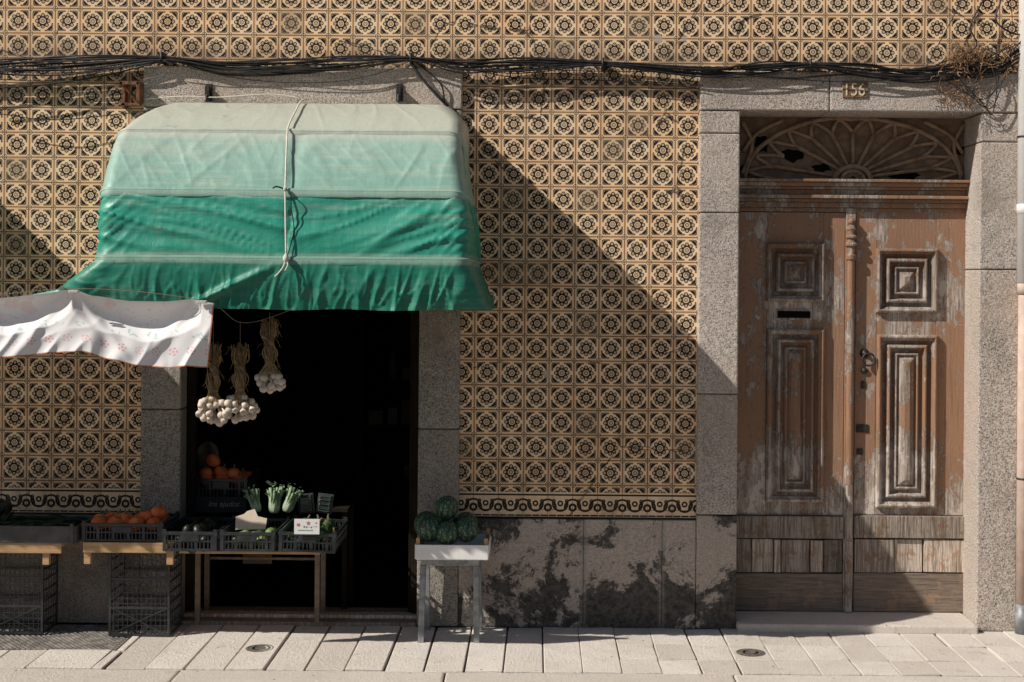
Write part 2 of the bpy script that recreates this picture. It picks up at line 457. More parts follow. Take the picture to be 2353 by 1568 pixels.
# ------------------------------------------------------------------ ground
g=MB(); g.box(-60,60,-60,40,-.40,-.135); make(g,'ground',M_ground,kind='structure')
g=MB(); g.box(-40,40,-8,-1.22,-.134,-.13); make(g,'road',M_road,kind='structure')
g=MB(); g.box(-12,12,-.94,-.0,-.13,-.014); make(g,'pavement_bed',M_dirt,kind='structure')
SP=.2025; x0=.035
g=MB()
gx0,gx1=w(-40,1500,.3)[0],w(300,1480,.3)[0]
xr=w(1400,1480,.4)[0]
for i in range(-56,58):
    a=x0+i*SP+random.uniform(-.004,.004); b=x0+(i+1)*SP
    gap=random.uniform(.0035,.0065)
    def slab(a,b,y0,y1):
        g.box(a+gap,b-gap+random.uniform(-.002,.002),-y1+gap*.7,-y0-gap*.7,-.05,random.uniform(-.005,.003),.003)
    if a<gx1-.02 :
        if a+SP*2>gx1: slab(a,gx1-.01+ (b-gx1 if b>gx1 else 0),.58,.92)
        else: slab(a,b,.58+random.uniform(-.003,.003),.92)
        if b<gx0: slab(a,b,0,.58)
        if b>gx1: slab(gx1+.005,b,.0,.58)
    elif a>xr:
        gap*=.6
        ys=[.012,.37+random.uniform(-.01,.01),.66+random.uniform(-.01,.01),.92]
        for q in range(3): slab(a,b,ys[q],ys[q+1])
    else: slab(a,b,.012,.92)
make(g,'pavement',M_pav,bevel=.004,kind='structure')
g=MB()
ks=[-12,-10.2,-8.1,-6.5,-4.6,-3.35,w(400,1560,1.05)[0],w(1020,1562,1.05)[0],1.0,2.6,4.3,6,8,10,12]
for a,b in zip(ks,ks[1:]): g.box(a+.004,b-.004,-1.21,-.928,-.2,-.002+random.uniform(-.003,.002),.002)
make(g,'kerb',M_pav,bevel=.01,kind='structure')
gt=MB(); a,b=gx0,gx1-.012
gt.box(a,b,-.57,-.0,-.06,-.012)
y=-.555; row=0
while y<-.03:
    x=a+.02+(row%2)*.014
    while x<b-.02:
        gt.box(x-.010,x+.010,y-.005,y+.005,-.012,-.003); x+=.030
    y+=.018; row+=1
make(gt,'metal_floor_mat',simp('worn_steel_grate',(.15,.13,.115),(.36,.32,.28),14,.001,.7),origin=((a+b)/2,-.3,-.012),label="worn studded metal grate set into the pavement",cat="grate",bevel=.002,seg=1)
M_cov=simp('worn_cover_iron',(.07,.06,.052),(.22,.19,.16),60,.001,.7)
for px,py in((598,1504),(1725,1499)):
    d=.53; x,z=w(px,py,d)
    mh=MB(); mh.lathe([(.078,-.004),(.078,.003),(.066,.0045),(.064,.0025)],(x,-d,0),32)
    mh.lathe([(.055,.002),(.055,.005),(.043,.005),(.043,.0025)],(x,-d,.0),32)
    mh.lathe([(.030,.002),(.028,.0065),(.001,.007)],(x,-d,.0),24)
    make(mh,'utility_cover',M_cov,origin=(x,-d,0),label="small round iron utility cover in the pavement",cat="utility cover",group="utility covers in the pavement")
# ------------------------------------------------------------------ building
B=empty('tiled_building',(0,0,0),"old tiled townhouse facade with granite surrounds and a shop doorway","building")
sL0,sL1,sR0,sR1=X(329),X(421),X(965),X(1059)
dL0,dL1,dR0,dR1=X(1604),X(1696),X(2247),X(2338)
zt=3.2; zbt=.622
t=MB()
t.box(-9,dR1+.03,0,.3,zt,7.5); t.box(-9,sL0,0,.3,zbt,zt); t.box(sR1,dL0,0,.3,zbt,zt)
make(t,'tiled_wall',M_tile,parent=B,label="wall covered in ornate black and ochre tiles")
t=MB()
def blocks(mb,x0,x1,ys,zs,y1=.34,gp=.0022):
    for a,b in zip(zs,zs[1:]): mb.box(x0,x1,-ys+random.uniform(-.003,.003),y1,a+gp,b-gp,.0)
blocks(t,-9,sL0-.001,.022,[0,zbt-.002])
make(t,'stone_base',M_gran2,parent=B,bevel=.006)
t=MB(); xs=[sR1+.001]+jx+[dL0-.002]
for a,b in zip(xs,xs[1:]): t.box(a+.001,b-.001,-.024,.3,0,zbt-.002)
make(t,'stone_base',M_base,parent=B,bevel=.003,label="damp stained granite plinth")
zz=Z(255)
for (a,b,zs_) in((sL0,sL1,[0.0,w(370,940)[1],2.1,zz]),(sR0,sR1,[0.0,w(1010,985)[1]+.0,2.0,zz])):
    t=MB(); blocks(t,a,b,.03,zs_); make(t,'shop_jamb',M_gran2,parent=B,bevel=.008)
t=MB(); t.box(sL0,sR1,-.034,.34,zz+.002,zt-.002)
make(t,'shop_lintel',M_gran,parent=B,bevel=.008)
zl=2.97
t=MB(); blocks(t,dL0,dL1,.031,[.0,zbt+.03]); make(t,'jamb_foot',M_base,parent=B,bevel=.006)
t=MB(); blocks(t,dL0,dL1,.03,[zbt+.032,w(1650,905)[1],w(1650,490)[1],w(1650,308)[1],zl])
make(t,'door_jamb',M_gran,parent=B,bevel=.008)
t=MB(); blocks(t,dR0,dR1,.03,[0,w(2290,620)[1],w(2290,328)[1],zl])
make(t,'door_jamb',M_gran,parent=B,bevel=.008)
t=MB(); t.box(dL0,X(1900),-.033,.34,zl+.002,zt-.003); t.box(X(1900)+.003,dR1,-.036,.34,zl+.002,zt-.003)
make(t,'door_lintel',M_gran,parent=B,bevel=.008)
t=MB(); t.box(dL1+.002,dR0-.004,-.085,.38,-.01,.045)
make(t,'doorstep',material('worn_step_stone',f_pav,rough=.8),parent=B,bevel=.012)
t=MB(); t.box(sL1+.004,sR0-.004,-.03,.34,-.01,.022); t.box(sL1+.004,sR0-.004,.05,.13,.022,.045)
make(t,'shop_threshold',M_plank,parent=B,bevel=.006)
t=MB(); t.box(sL1,sL1+.05,.10,.17,.022,zz); t.box(sR0-.045,sR0,.10,.17,.022,zz); t.box(sR0-.065,sR0-.047,.14,1.0,.03,2.5)
make(t,'shop_door_frame',M_intw,parent=B,bevel=.004)
t=MB(); rx0,rx1=X(180),X(1330)
for bx in((rx0,rx1,3.2,3.3,-.05,3.1),(rx0-.1,rx0,.3,3.3,-.05,3.1),(rx1,rx1+.1,.3,3.3,-.05,3.1),(rx0,rx1,.3,3.3,3.1,3.2),(rx0,rx1,.34,3.3,-.1,.02),(rx0,sL0+.01,.301,.36,.02,3.1),(sR1-.01,rx1,.301,.36,.02,3.1)): t.box(*bx)
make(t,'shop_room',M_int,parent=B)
t=MB(); t.box(dL1-.05,dR0+.05,.46,.50,0,3.1); t.box(dL1-.1,dR0+.1,.341,.46,2.99,3.1)
t.box(dL1-.1,dL1-.05,.341,.46,0,2.99);t.box(dR0+.05,dR0+.1,.341,.46,0,2.99)
make(t,'dark_backing_box',M_int,parent=B)  # added dark box, keeps light out behind door and fanlight
t=MB(); t.box(-9,dR1+.03,.3,8,3.25,7.5); t.box(-9,rx0-.15,.31,8,0,3.24); t.box(dR0+.15,dR1,.35,8,0,3.24); t.box(rx1+.12,dL1-.12,.35,8,0,3.24)
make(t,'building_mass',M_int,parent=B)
NBR=MB(); NBR.box(dR1+.032,12,.015,8,0,7.2)
make(NBR,'neighbouring_building',M_render,label="pinkish rendered wall of the adjoining building",cat="building")
pl=empty('house_number_plate',P3(1965,205,.035),None,None); pl.parent=B
t=MB(); a,b,c,d=rect(1936,187,1994,225,.038); t.rectloft(a,b,c,d,-.036,[(0,0),(0,.006),(.004,.008),(.006,.006)])
make(t,'number_plate',M_plate,origin=((a+b)/2,-.036,(c+d)/2),parent=pl)
a2,b2,c2,d2=rect(1943,192,1987,221,.045)
text("156",'plate_numerals',M_num,((a+b)/2,-.0455,(c+d)/2),d2-c2,pl,width=b2-a2)
# ---------------- entrance door
DY=.24
DR=empty('entrance_door',((dL1+dR0)/2,DY,.045)); DR.parent=B
DR["label"]="weathered brown double door with carved fanlight"
org=wloc(DR)
def leaf(x0p,x1p,name,up,lo):
    t=MB(); a,_,_,_=rect(x0p,900,x1p,901,-DY); b=rect(x0p,900,x1p,901,-DY)[1]
    ztop=w((x0p+x1p)/2,488,-DY)[1]; zb=w((x0p+x1p)/2,1184,-DY)[1]
    ra=rect(*up,-DY); rb=rect(*lo,-DY)
    y0=DY; y1=DY+.04
    t.box(a,ra[0]+.002,y0,y1,zb,ztop); t.box(ra[1]-.002,b,y0,y1,zb,ztop)
    t.box(ra[0]+.0025,ra[1]-.0025,y0+.001,y1,ra[3],ztop); t.box(ra[0]+.0025,ra[1]-.0025,y0+.001,y1,rb[3],ra[2]); t.box(ra[0]+.0025,ra[1]-.0025,y0+.001,y1,zb,rb[2])
    prof=[(-.004,-.004),(-.004,.018),(.004,.030),(.014,.032),(.020,.018),(.030,.012),(.034,-.008),(.052,-.016),(.055,.008),(.064,.024),(.074,.024),(.078,.004),(.084,-.012),(.100,-.016),(.102,.000),(.110,.012),(.118,.010),(.120,-.006)]
    t.rectloft(*ra,y0,prof+[(.128,-.006),(.165,.024)])
    t.rectloft(*rb,y0,prof+[(.126,-.004),(.140,.014),(.160,.024)])
    zm=w((x0p+x1p)/2,1236,-DY)[1]; zn=w((x0p+x1p)/2,1316,-DY)[1]; zo=.05
    make(t,name,M_door,origin=(a,y0,zo),parent=DR,bevel=.003)
    t=MB(); t.box(a,b,y0-.024,y1,zm,zb-.003); make(t,'rail',M_plank,origin=(a+.7,y0,zo),parent=DR,bevel=.004)
    t=MB()
    n=6 if x0p<1900 else 3
    fr=[0,.16,.36,.43,.70,.82,1] if n==6 else [0,.36,.62,1]
    for k,(p,q) in enumerate(zip(fr,fr[1:])):
        p=a+(b-a)*p;q=a+(b-a)*q
        t.box(p+.003,q-.003,y0-.004-(0 if k%2 else .012),y1,zn+random.uniform(0,.006),zm-.004-random.uniform(0,.010),.0025)
    make(t,'patch_boards',M_plank,origin=(a,y0,zo),parent=DR,bevel=.003)
    t=MB(); t.box(a,b,y0-.014,y1,zo,zn-.003); make(t,'kick_board',M_dboard,origin=(a,y0,zo),parent=DR,bevel=.003)
    return a,b
la=leaf(1690,1939,'door_leaf',(1762,560,1893,692),(1762,757,1891,1152))
lb=leaf(1964,2222,'door_leaf',(2014,573,2152,718),(2014,771,2150,1165))
t=MB(); t.box(la[0]-.03,la[0]-.0005,DY+.0,DY+.06,.045,2.97);t.box(lb[1]+.0005,lb[1]+.04,DY-.004,DY+.06,.045,2.97)
make(t,'door_frame',M_door,parent=DR,origin=org,bevel=.003)
t=MB(); xa=w(1951,900,-DY)[0]; za=w(1951,560,-DY)[1]
t.box(xa-.028,xa+.028,DY-.012,DY+.03,.05,2.43)
t.tube([(xa,DY-.022,.05),(xa,DY-.022,za)],.021,14)
prof=[(.021,0),(.034,.005),(.036,.018),(.024,.028),(.020,.045),(.032,.052),(.034,.062),(.022,.072),(.025,.095),(.030,.105),(.022,.122),(.012,.130),(.020,.140),(.022,.152),(.012,.166),(.002,.172)]
t.lathe(prof,(xa,DY-.022,za-.02),18)
t.lathe([(.021,0),(.030,.006),(.030,.03),(.022,.036)],(xa,DY-.022,za-.10),18)
make(t,'astragal',M_door,parent=DR,origin=(xa,DY,.05),bevel=.001)
t=MB(); l0,l1=la[0]-.01,lb[1]+.03
cx=1962
def lz(py): return w(cx,py,-DY)[1]
for (pa,pb,o_) in((414,421,.085),(421,430,.06),(430,437,.03),(437,450,.018),(450,458,.06),(458,466,.040),(466,478,.02),(478,488,.006)):
    t.box(l0,l1,DY-o_,DY+.05,lz(pb)+.0006,lz(pa)-.0006)
make(t,'transom_ledge',M_door,parent=DR,origin=org,bevel=.003)
M_fan=simp('fanlight_wood',(.36,.245,.165),(.20,.135,.09),22,.006,.85)
t=MB(); zb=lz(414)
t.box(l0,l1,DY+.045,DY+.065,zb,2.97)
make(t,'fanlight_panel',simp('fanlight_backing',(.15,.10,.07),(.25,.17,.12),14,.006,.85),parent=DR,origin=org)
for (px,py,rw,rh) in((1752,330,17,22),(1820,357,28,17),(1890,386,24,11),(2078,403,40,12),(1716,390,15,14),(2204,346,14,11)):
    t=MB()
    cx_,cz_=w(px,py,-DY-.04); b0=len(t.v); n=13
    for k in range(n):
        an=2*math.pi*k/n; q=random.uniform(.65,1.2)
        t.v.append((cx_+math.cos(an)*rw*q/390,DY+.0415,max(zb+.002,cz_+math.sin(an)*rh*q/390)))
    t.f.append(tuple(range(b0,b0+n))); t.mi.append(0)
    make(t,'hole_shade_patch',M_int,parent=DR,origin=(cx_,DY+.04,cz_))  # flat dark patches on the panel, painted shade of the broken holes
t=MB(); fx=w(1962,412,-DY)[0]; fz=zb+.004; fy=DY+.030
RX,RZ=.64,.37
def ept(an,k): return Vector((fx+math.cos(an)*RX*k+random.uniform(-.003,.003),fy,min(fz+math.sin(an)*RZ*k+random.uniform(-.003,.003),2.965)))
def ftube(pts,r): t.tube(pts,r,8)
ftube([ept(math.pi*k/30,1.0) for k in range(31)],.014)
ftube([Vector((fx+math.cos(math.pi*k/16)*.105,fy-.008,fz+math.sin(math.pi*k/16)*.078)) for k in range(17)],.016)
ftube([Vector((fx+math.cos(math.pi*k/16)*.065,fy-.008,fz+math.sin(math.pi*k/16)*.05)) for k in range(17)],.013)
for k in range(1,8): ftube([Vector((fx+math.cos(math.pi*k/8)*.02,fy-.008,fz+math.sin(math.pi*k/8)*.02)),Vector((fx+math.cos(math.pi*k/8)*.06,fy-.008,fz+math.sin(math.pi*k/8)*.046))],.006)
NR=12
for k in range(NR+1):
    an=math.pi*(k)/NR
    if 0<k<NR and k!=10:
        ft=[Vector((fx+math.cos(an)*.105,fy,fz+math.sin(an)*.078)),ept(an,.78)]
        t.tube(ft,lambda q:.009+.006*q,8)
    if k<NR:
        a2_=math.pi*(k+1)/NR; am=(an+a2_)/2
        ftube(spline([ept(an,.74),ept(an*.8+a2_*.2,.85),ept(am,.97),ept(an*.2+a2_*.8,.85),ept(a2_,.74)],5),.011)
for sx in(-1,1):
    for (p,q,r_) in(((.655,.03),(.60,.20),(.66,.34)),((.655,.16),(.57,.27),(.42,.350))):
        ftube(spline([Vector((fx+sx*v[0],fy,fz+v[1])) for v in (p,q,r_)],8),.012)
make(t,'fanlight_tracery',M_fan,parent=DR,origin=org,smooth=True)
t=MB()
def ring(mb,c,r,rt,n=24):
    mb.tube([Vector((c[0]+r*math.cos(2*math.pi*k/n),c[1],c[2]+r*math.sin(2*math.pi*k/n))) for k in range(n+1)],rt,8,False)
q=w(1990,822,-DY); t.lathe([(.028,0),(.026,.006),(.012,.012),(.010,.03),(.001,.034)],(0,0,0),16,mtx=Matrix.Translation((w(1986,812,-DY)[0],DY,w(1986,812,-DY)[1]))@Matrix.Rotation(R(90),4,'X'))
ring(t,(q[0]+.008,DY-.032,q[1]-.01),.036,.006); q=w(1986,852,-DY)
t.lathe([(.02,0),(.018,.012),(.002,.016)],(0,0,0),14,mtx=Matrix.Translation((q[0],DY,q[1]))@Matrix.Rotation(R(90),4,'X'))
make(t,'door_knocker',M_iron,parent=DR,origin=(q[0],DY,q[1]),smooth=True)
for (px,py,hw,hh) in((1983,885,.013,.022),(1981,985,.036,.024),(1975,1038,.018,.018)):
    t=MB(); q=w(px,py,-DY); t.box(q[0]-hw,q[0]+hw,DY-.006,DY+.002,q[1]-hh,q[1]+hh)
    make(t,'lock_plate',M_iron,parent=DR,origin=(q[0],DY,q[1]),bevel=.002)
t=MB(); a,b,c,d=rect(1785,714,1863,732,-DY); t.rectloft(a-.008,b+.008,c-.008,d+.008,DY,[(0,-.002),(0,.005),(.006,.007),(.010,.005)])
make(t,'letter_slot_frame',M_door,parent=DR,origin=(a,DY,c))
t=MB(); t.box(a+.004,b-.004,DY-.0085,DY-.004,c+.003,d-.003); make(t,'letter_slot',M_int,parent=DR,origin=(a,DY,c))  # solid dark strip stands in for the shade inside the slot
# ------------------------------------------------------------------ awning
AA,AB=1.08,.90; NEX=2.12
AX0,AX1=X(358),X(1101)
HO=[0,R(18.5),R(41),R(89)]
def sst(x,a,b):
    t=max(0,min(1,(x-a)/(b-a))); return t*t*(3-2*t)
def rad(phi):
    c,s=abs(math.cos(phi)),abs(math.sin(phi))
    r=((c/AA)**NEX+(s/AB)**NEX)**(-1/NEX)
    for a,b in zip(HO,HO[1:]):
        if a<=phi<=b:
            f=(phi-a)/(b-a); r-=.016*math.sin(math.pi*f)**.8
    return r
def upath(r,nside=16,ncor=10,nfr=230,c=.075):
    c=min(c,r*.8); pts=[]
    for i in range(nside): pts.append((AX0,(r-c)*i/nside,-1,0))
    for i in range(ncor):
        a=math.pi/2*i/ncor; pts.append((AX0+c-c*math.cos(a),r-c+c*math.sin(a),-math.cos(a),math.sin(a)))
    for i in range(nfr): pts.append((AX0+c+(AX1-AX0-2*c)*i/nfr,r,0,1))
    for i in range(ncor):
        a=math.pi/2*i/ncor; pts.append((AX1-c+c*math.sin(a),r-c+c*math.cos(a),math.sin(a),math.cos(a)))
    for i in range(nside+1): pts.append((AX1,(r-c)*(1-i/nside),1,0))
    return pts
def inset(x,z):
    """the frame narrows towards its top"""
    h=z-ZL; q=(x-AX0)/(AX1-AX0)
    return x-.062*sst(h,.10,.60)*sst(q,.55,1.0)-.04*sst(h,.72,.90)*sst(q,.6,1.0)+.045*sst(h,.55,.90)*sst(1-q,.6,1.0)
def cor(phi): return .070+.07*sst(phi,R(38),R(80))
kx0=w(664,580,1.08)[0]
def n1(x,y,z=0): return noise.noise(Vector((x,y,z)))
def ridge(q,k=3.0): return max(0,1-k*abs(q))**1.5
def wrinkle(x,phi,rho):
    l=phi*1.02; o=0; f=0
    if phi<HO[1]:
        f=math.sin(math.pi*phi/HO[1])**.5
        dx=x-kx0; ad=math.sqrt(dx*dx+.01)
        h=l-.27*ad+.05*n1(x*1.5,l*2,71)
        o+=f*.015*(ridge(n1(h*7.5,ad*.9+(5 if dx>0 else 0),3),4)-.3)
        o+=f*.009*(ridge(n1(h*16+3,ad*1.6+(7 if dx>0 else 0),23),5)-.2)
        o+=f*.006*n1(x*3+l*3,l*5-x,9)
        e=min(abs(x-AX0),abs(x-AX1)); o+=f*.012*ridge(n1(x*12-l*14,l*4,77),3)*sst(.3-e,0,.3)
    elif phi<HO[2]:
        f=math.sin(math.pi*(phi-HO[1])/(HO[2]-HO[1]))**.5
        o+=f*(.004*n1(x*3+l*1.5,l*1.5,5)+.0045*(ridge(n1(x*5-l*3.5,l*1.6,7),5)-.2)+.0035*ridge(n1(x*10+l*6,l*2,57),7))
    else:
        f=math.sin(math.pi*(phi-HO[2])/(HO[3]-HO[2]))**.5
        o+=f*(.004*n1(x*2.2,l*2.2,11)+.0025*(ridge(n1(x*7+l*1,l*1.5,17),5)-.2))
    o+=.0006*n1(x*18,l*18,2)+.003*n1(x*1.4,l*.9,31)
    ds=min(abs(x-kx0),1)
    if phi<HO[2]: o-=.008*math.exp(-(ds/.03)**2)*f
    return o
A=empty('shop_awning',((AX0+AX1)/2,-.03,ZL),"faded green vinyl barrel awning tied with rope over the shop doorway","awning",group="green shop awnings")
PY=-.035
t=MB(); rows=[]
NPH=130
for j in range(NPH+1):
    phi=HO[3]*j/NPH; r=rad(phi); row=[]
    for (x,rho,nx,nr) in upath(r,c=cor(phi)):
        o=wrinkle(x if nr>.3 else x+rho*2,phi,rho)*(min(1,rho/.2))
        x2=x+nx*o; rh=rho+nr*o; zq=ZL+rh*math.sin(phi)+ (.006*n1(x*1.3,4) if phi<HO[2] else 0)*nr
        row.append((inset(x2,zq),PY-rh*math.cos(phi),zq))
    rows.append(row)
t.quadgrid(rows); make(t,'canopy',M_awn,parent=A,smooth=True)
for ph in HO[:3]:
    t=MB(); r=rad(ph)+.003; pts=[]
    for k,(x,rho,nx,nr) in enumerate(upath(r,nfr=90,c=cor(ph))):
        o=.003*n1(x*9,ph*3); zq=ZL+(rho+o)*math.sin(ph)+ .006*n1(x*1.3,4)*nr
        pts.append((inset(x,zq)+nx*.004,PY-(rho+o)*math.cos(ph),zq))
    t.tube(pts,.0095,8); make(t,'hoop',M_awn,parent=A,smooth=True)
    t=MB()
    rows=[[Vector(p)+Vector((0,-.008,-.032-.004*n1(i*.3,ph))) for i,p in enumerate(pts)],[Vector(p)+Vector((0,-.0105,-.004)) for p in pts],[Vector(p)+Vector((0,0.002,.013)) for p in pts]]
    t.quadgrid(rows); make(t,'seam_flap',M_awn,parent=A,smooth=True)
t=MB(); rows=[]; NV=30; path=upath(rad(0),nside=24,nfr=260)
tot=len(path)
for j in range(NV+1):
    v=j/NV; row=[]
    for k,(x,rho,nx,nr) in enumerate(path):
        s=k/tot*3.6
        fold=.022*n1(s*3.1,v*.6,41)*v+.020*(ridge(n1(s*5,v*.8,44),4)-.2)*v+.010*ridge(n1(s*11+v,v*1.5,49),5)*v
        dx=x-kx0
        fold+=.030*math.exp(-((dx+.48*v+.02)/.045)**2)*min(1,v*2)*(nr>.5)
        fold+=.020*ridge(n1(s*9+v*1.2,v*.5,61),4)*sst(s,2.3,2.7)*v
        fold+=.002*n1(s*20,v*6,2)
        xx=x+nx*(fold+.002+.008*v); yy=rho+nr*(fold+.012-.03*v*v)
        zz_=ZL-.008-v*(.243+.007*n1(s*2.4,7))
        lf=sst(-(x-AX0),-.22,0.0)*(1 if k<tot/2 else 0)
        xx-=lf*v*.17; zz_+=lf*v*.10
        rf=(1-sst(AX1-x,0,.12)) if k>tot/2 else 0
        xx+=rf*v*.065
        row.append((xx,PY-yy,zz_+.006*n1(x*1.3,4)*nr))
    rows.append(row)
t.quadgrid(rows); make(t,'valance',M_awn,parent=A,smooth=True)
top=spline([P3(262,592,1.04),P3(215,625,1.04),P3(165,655,1.02),P3(60,680,1.0),P3(-60,700,.98),P3(-160,700,.95)],10)
bot=spline([P3(310,690,1.06),P3(250,694,1.04),P3(170,700,1.0),P3(60,730,.98),P3(-60,745,.96),P3(-160,750,.92)],10)
t=MB(); rows=[]
for j in range(17):
    v=j/16; rows.append([a.lerp(b,v)+Vector((0,.03*n1(i*.16+v*2,v*3,8)+.018*n1(i*.45+v*1.5,v*1,12)-.02*math.sin(math.pi*v),0)) for i,(a,b) in enumerate(zip(top,bot))])
t.quadgrid(rows); make(t,'side_flap',M_awn,parent=A,smooth=True,sub=1)
for x in(AX0+.02,AX1-.02):
    t=MB(); t.tube([(x,PY,ZL),(x,PY-AA+.05,ZL)],.010,8); t.box(x-.02,x+.02,-.034,-.02,ZL-.06,ZL+.06)
    make(t,'frame_arm',M_galv,parent=A)
A2=dup(A,Vector(A.location)+Vector((-3.205,0,0)),label="faded green vinyl barrel awning over the adjoining bay")
for k in list(A2.children):
    if k.name.startswith('side_flap'): bpy.data.objects.remove(k)
# rope
t=MB()
ro=lambda ph,x,e=.012:(x,PY-(rad(ph)+e+.008)*math.cos(ph),ZL+(rad(ph)+e)*math.sin(ph))
xk=[w(694,235,.25)[0],w(680,265,.60)[0],w(662,315,.80)[0],w(660,445,1.02)[0],w(662,580,1.09)[0]]
rp=[]
keys=[(R(86),xk[0]),(R(72),xk[0]*.7+xk[1]*.3),(R(55),xk[1]),(HO[2],xk[2]),(HO[1],xk[3]),(0,xk[4])]
NK=40
for i in range(NK+1):
    ph=R(86)*(1-i/NK)
    for (pa,xa_1),(pb,xb_1) in zip(keys,keys[1:]):
        if pb<=ph<=pa+1e-6: xx=xa_1+(xb_1-xa_1)*(pa-ph)/(pa-pb); break
    rp.append(ro(ph,xx,.020))
t.tube(rp,.0045,8)
k0=Vector(ro(0,xk[4],.025))
t.lathe([(.004,-.02),(.014,-.01),(.015,.005),(.010,.016),(.003,.026)],k0,12)
t.tube(spline([k0,k0+Vector((-.01,-.012,-.04)),k0+Vector((-.03,-.02,-.07)),k0+Vector((-.050,-.02,-.09))],8),.004,8)
t.tube(spline([k0,k0+Vector((.012,-.012,-.03)),k0+Vector((.0,-.02,-.06))],8),.0035,8)
t.lathe([(.003,-.012),(.010,-.004),(.010,.006),(.003,.014)],Vector(ro(HO[1],xk[3],.022)),10)
make(t,'awning_rope',M_rope,origin=k0,smooth=True,label="pale rope tied down the middle of the green awning",cat="rope")
t=MB(); z0=Vector(ro(HO[1],xk[3],.02))
t.tube(spline([z0,z0+Vector((-.04,-.015,.012)),z0+Vector((-.06,-.012,.004))],6),.004,6)
t.tube(spline([z0,z0+Vector((.03,-.02,-.03)),z0+Vector((.035,-.02,-.10)),z0+Vector((.05,-.03,-.20)),z0+Vector((.03,-.04,-.30)),k0],10),.0028,6)
make(t,'tie_cord',M_cable,origin=z0,smooth=True,label="thin dark cord knotted beside the awning rope",cat="cord")
for px in(478,917):
    x,z=w(px,212,.06); t=MB(); t.box(x-.012,x+.012,-.09,-.036,z-.035,z+.03); t.box(x-.02,x+.02,-.042,-.034,z-.05,z+.05); t.tube([(x,-.085,z-.02),(x,-.11,z-.06)],.008,8)
    make(t,'awning_bracket',M_iron,origin=(x,-.034,z),bevel=.002,label="small dark iron bracket fixed to the granite lintel",cat="bracket",group="iron brackets on the lintel")
t=MB(); t.tube(spline([P3(330,228,.06),P3(420,222,.08),P3(500,224,.09),P3(620,217,.09),P3(690,226,.09)],10),.0035,6)
make(t,'white_wire',M_rope,origin=P3(330,228,.06),smooth=True,label="white wire stretched along the lintel above the awning",cat="wire")
t=MB(); x,z=w(303,218,.03)
t.box(x-.050,x-.030,-.06,0,z-.08,z+.08); t.box(x-.045,x+.065,-.12,-.10,z+.045,z+.065); t.box(x+.05,x+.07,-.12,-.03,z-.05,z+.064); t.box(x-.05,x+.065,-.06,-.045,z-.068,z-.05); t.box(x-.045,x-.028,-.12,-.03,z+.045,z+.064)
t.tube([(x-.04,-.11,z+.055),(x+.065,-.06,z-.06)],.010,6)
make(t,'rusty_bracket',M_rust,origin=(x,0,z),label="rusty iron bracket screwed to the tiled wall",cat="bracket",bevel=.002)
# ------------------------------------------------------------------ towel
def interp(tb,x):
    for (a,ya),(b,yb) in zip(tb,tb[1:]):
        if x<=b:
            f=(x-a)/(b-a); f=f*f*(3-2*f)*.5+f*.5; return ya+(yb-ya)*f
    return tb[-1][1]
TD=1.19
tp=[(-160,700),(0,685),(90,677),(165,665),(215,680),(300,692),(380,693),(440,688),(492,697)]
bt=[(-160,835),(0,822),(60,818),(110,812),(190,808),(250,826),(330,842),(400,846),(440,842),(478,845)]
t=MB(); NX,NZ=220,60; rows=[];uvs=[]
for j in range(NZ+1):
    v=j/NZ; row=[];ur=[]
    for i in range(NX+1):
        u=i/NX; px0=-160+u*(492+160); px=px0-v*14*sst(u,.6,1)+3*n1(u*6,v*2,13)*v; yt=interp(tp,px0); yb=interp(bt,min(px0,478)); py=yt+(yb-yt)*v
        if px0<165: sw=math.sin(math.pi*max(0,min(1,(px0+140)/305)))
        else: sw=math.sin(math.pi*max(0,min(1,(px0-165)/300)))
        sw=sw**.7 if sw>0 else 0
        vb=.34+.28*sw+.10*n1(u*8,3)
        back=math.sin(math.pi*min(1,v/vb*.99))**1.2 if v<vb else 0
        d=TD-.075*sw*back-(.020*sst(v,0,.15))
        d+=.018*n1(u*7+v,v*1.2,3)*sst(v,.1,.6)+.016*(ridge(n1(u*9+v*1.4,v*.8,5),3)-.3)*sst(v,.15,.9)+.006*n1(u*22,v*2,66)*v
        d+=.025*sst(u,.93,1.0)*math.sin(v*5)*v
        for pin in(165,460):
            q=(px0-pin)/652
            d+=.018*math.exp(-((abs(q)-.01-v*.20)/.026)**2)*(1-v*.6)*sst(v,.02,.15)
        p=P3(px,py,d); row.append(p); ur.append((u*1.32,(1-v)*.36))
    rows.append(row);uvs.append(ur)
t.quadgrid(rows,uvs=uvs)
for fi in range(len(t.f)):
    j=fi//NX; i=fi%NX
    if j>=NZ-1 or i>=NX-1: t.mi[fi]=1
make(t,'hanging_towel',[M_towel,M_hem],origin=P3(165,665,TD),smooth=True,label="white printed cotton cloth with orange hem pegged under the awning",cat="cloth")
M_peg=simp('pale_peg',(.5,.45,.42),(.6,.55,.5),20)
for px,py in((168,670),(462,694)):
    t=MB(); p=P3(px,py,TD+.01)
    for s in(-1,1): t.box(p.x-.018,p.x+.03,p.y-.008+s*.007-.004,p.y-.008+s*.007+.004,p.z-.007,p.z+.007)
    make(t,'clothes_peg',M_peg,origin=p,bevel=.002,label="pale clothes peg holding up the printed cloth",cat="clothes peg",group="pegs on the cloth line")
t=MB(); t.tube(spline([P3(-160,698,TD),P3(165,664,TD),P3(460,690,TD),P3(560,742,.95),P3(700,702,1.02)],12),.002,6)
make(t,'hanging_line',M_string,origin=P3(165,664,TD),smooth=True,label="thin brown string strung below the awning",cat="string")
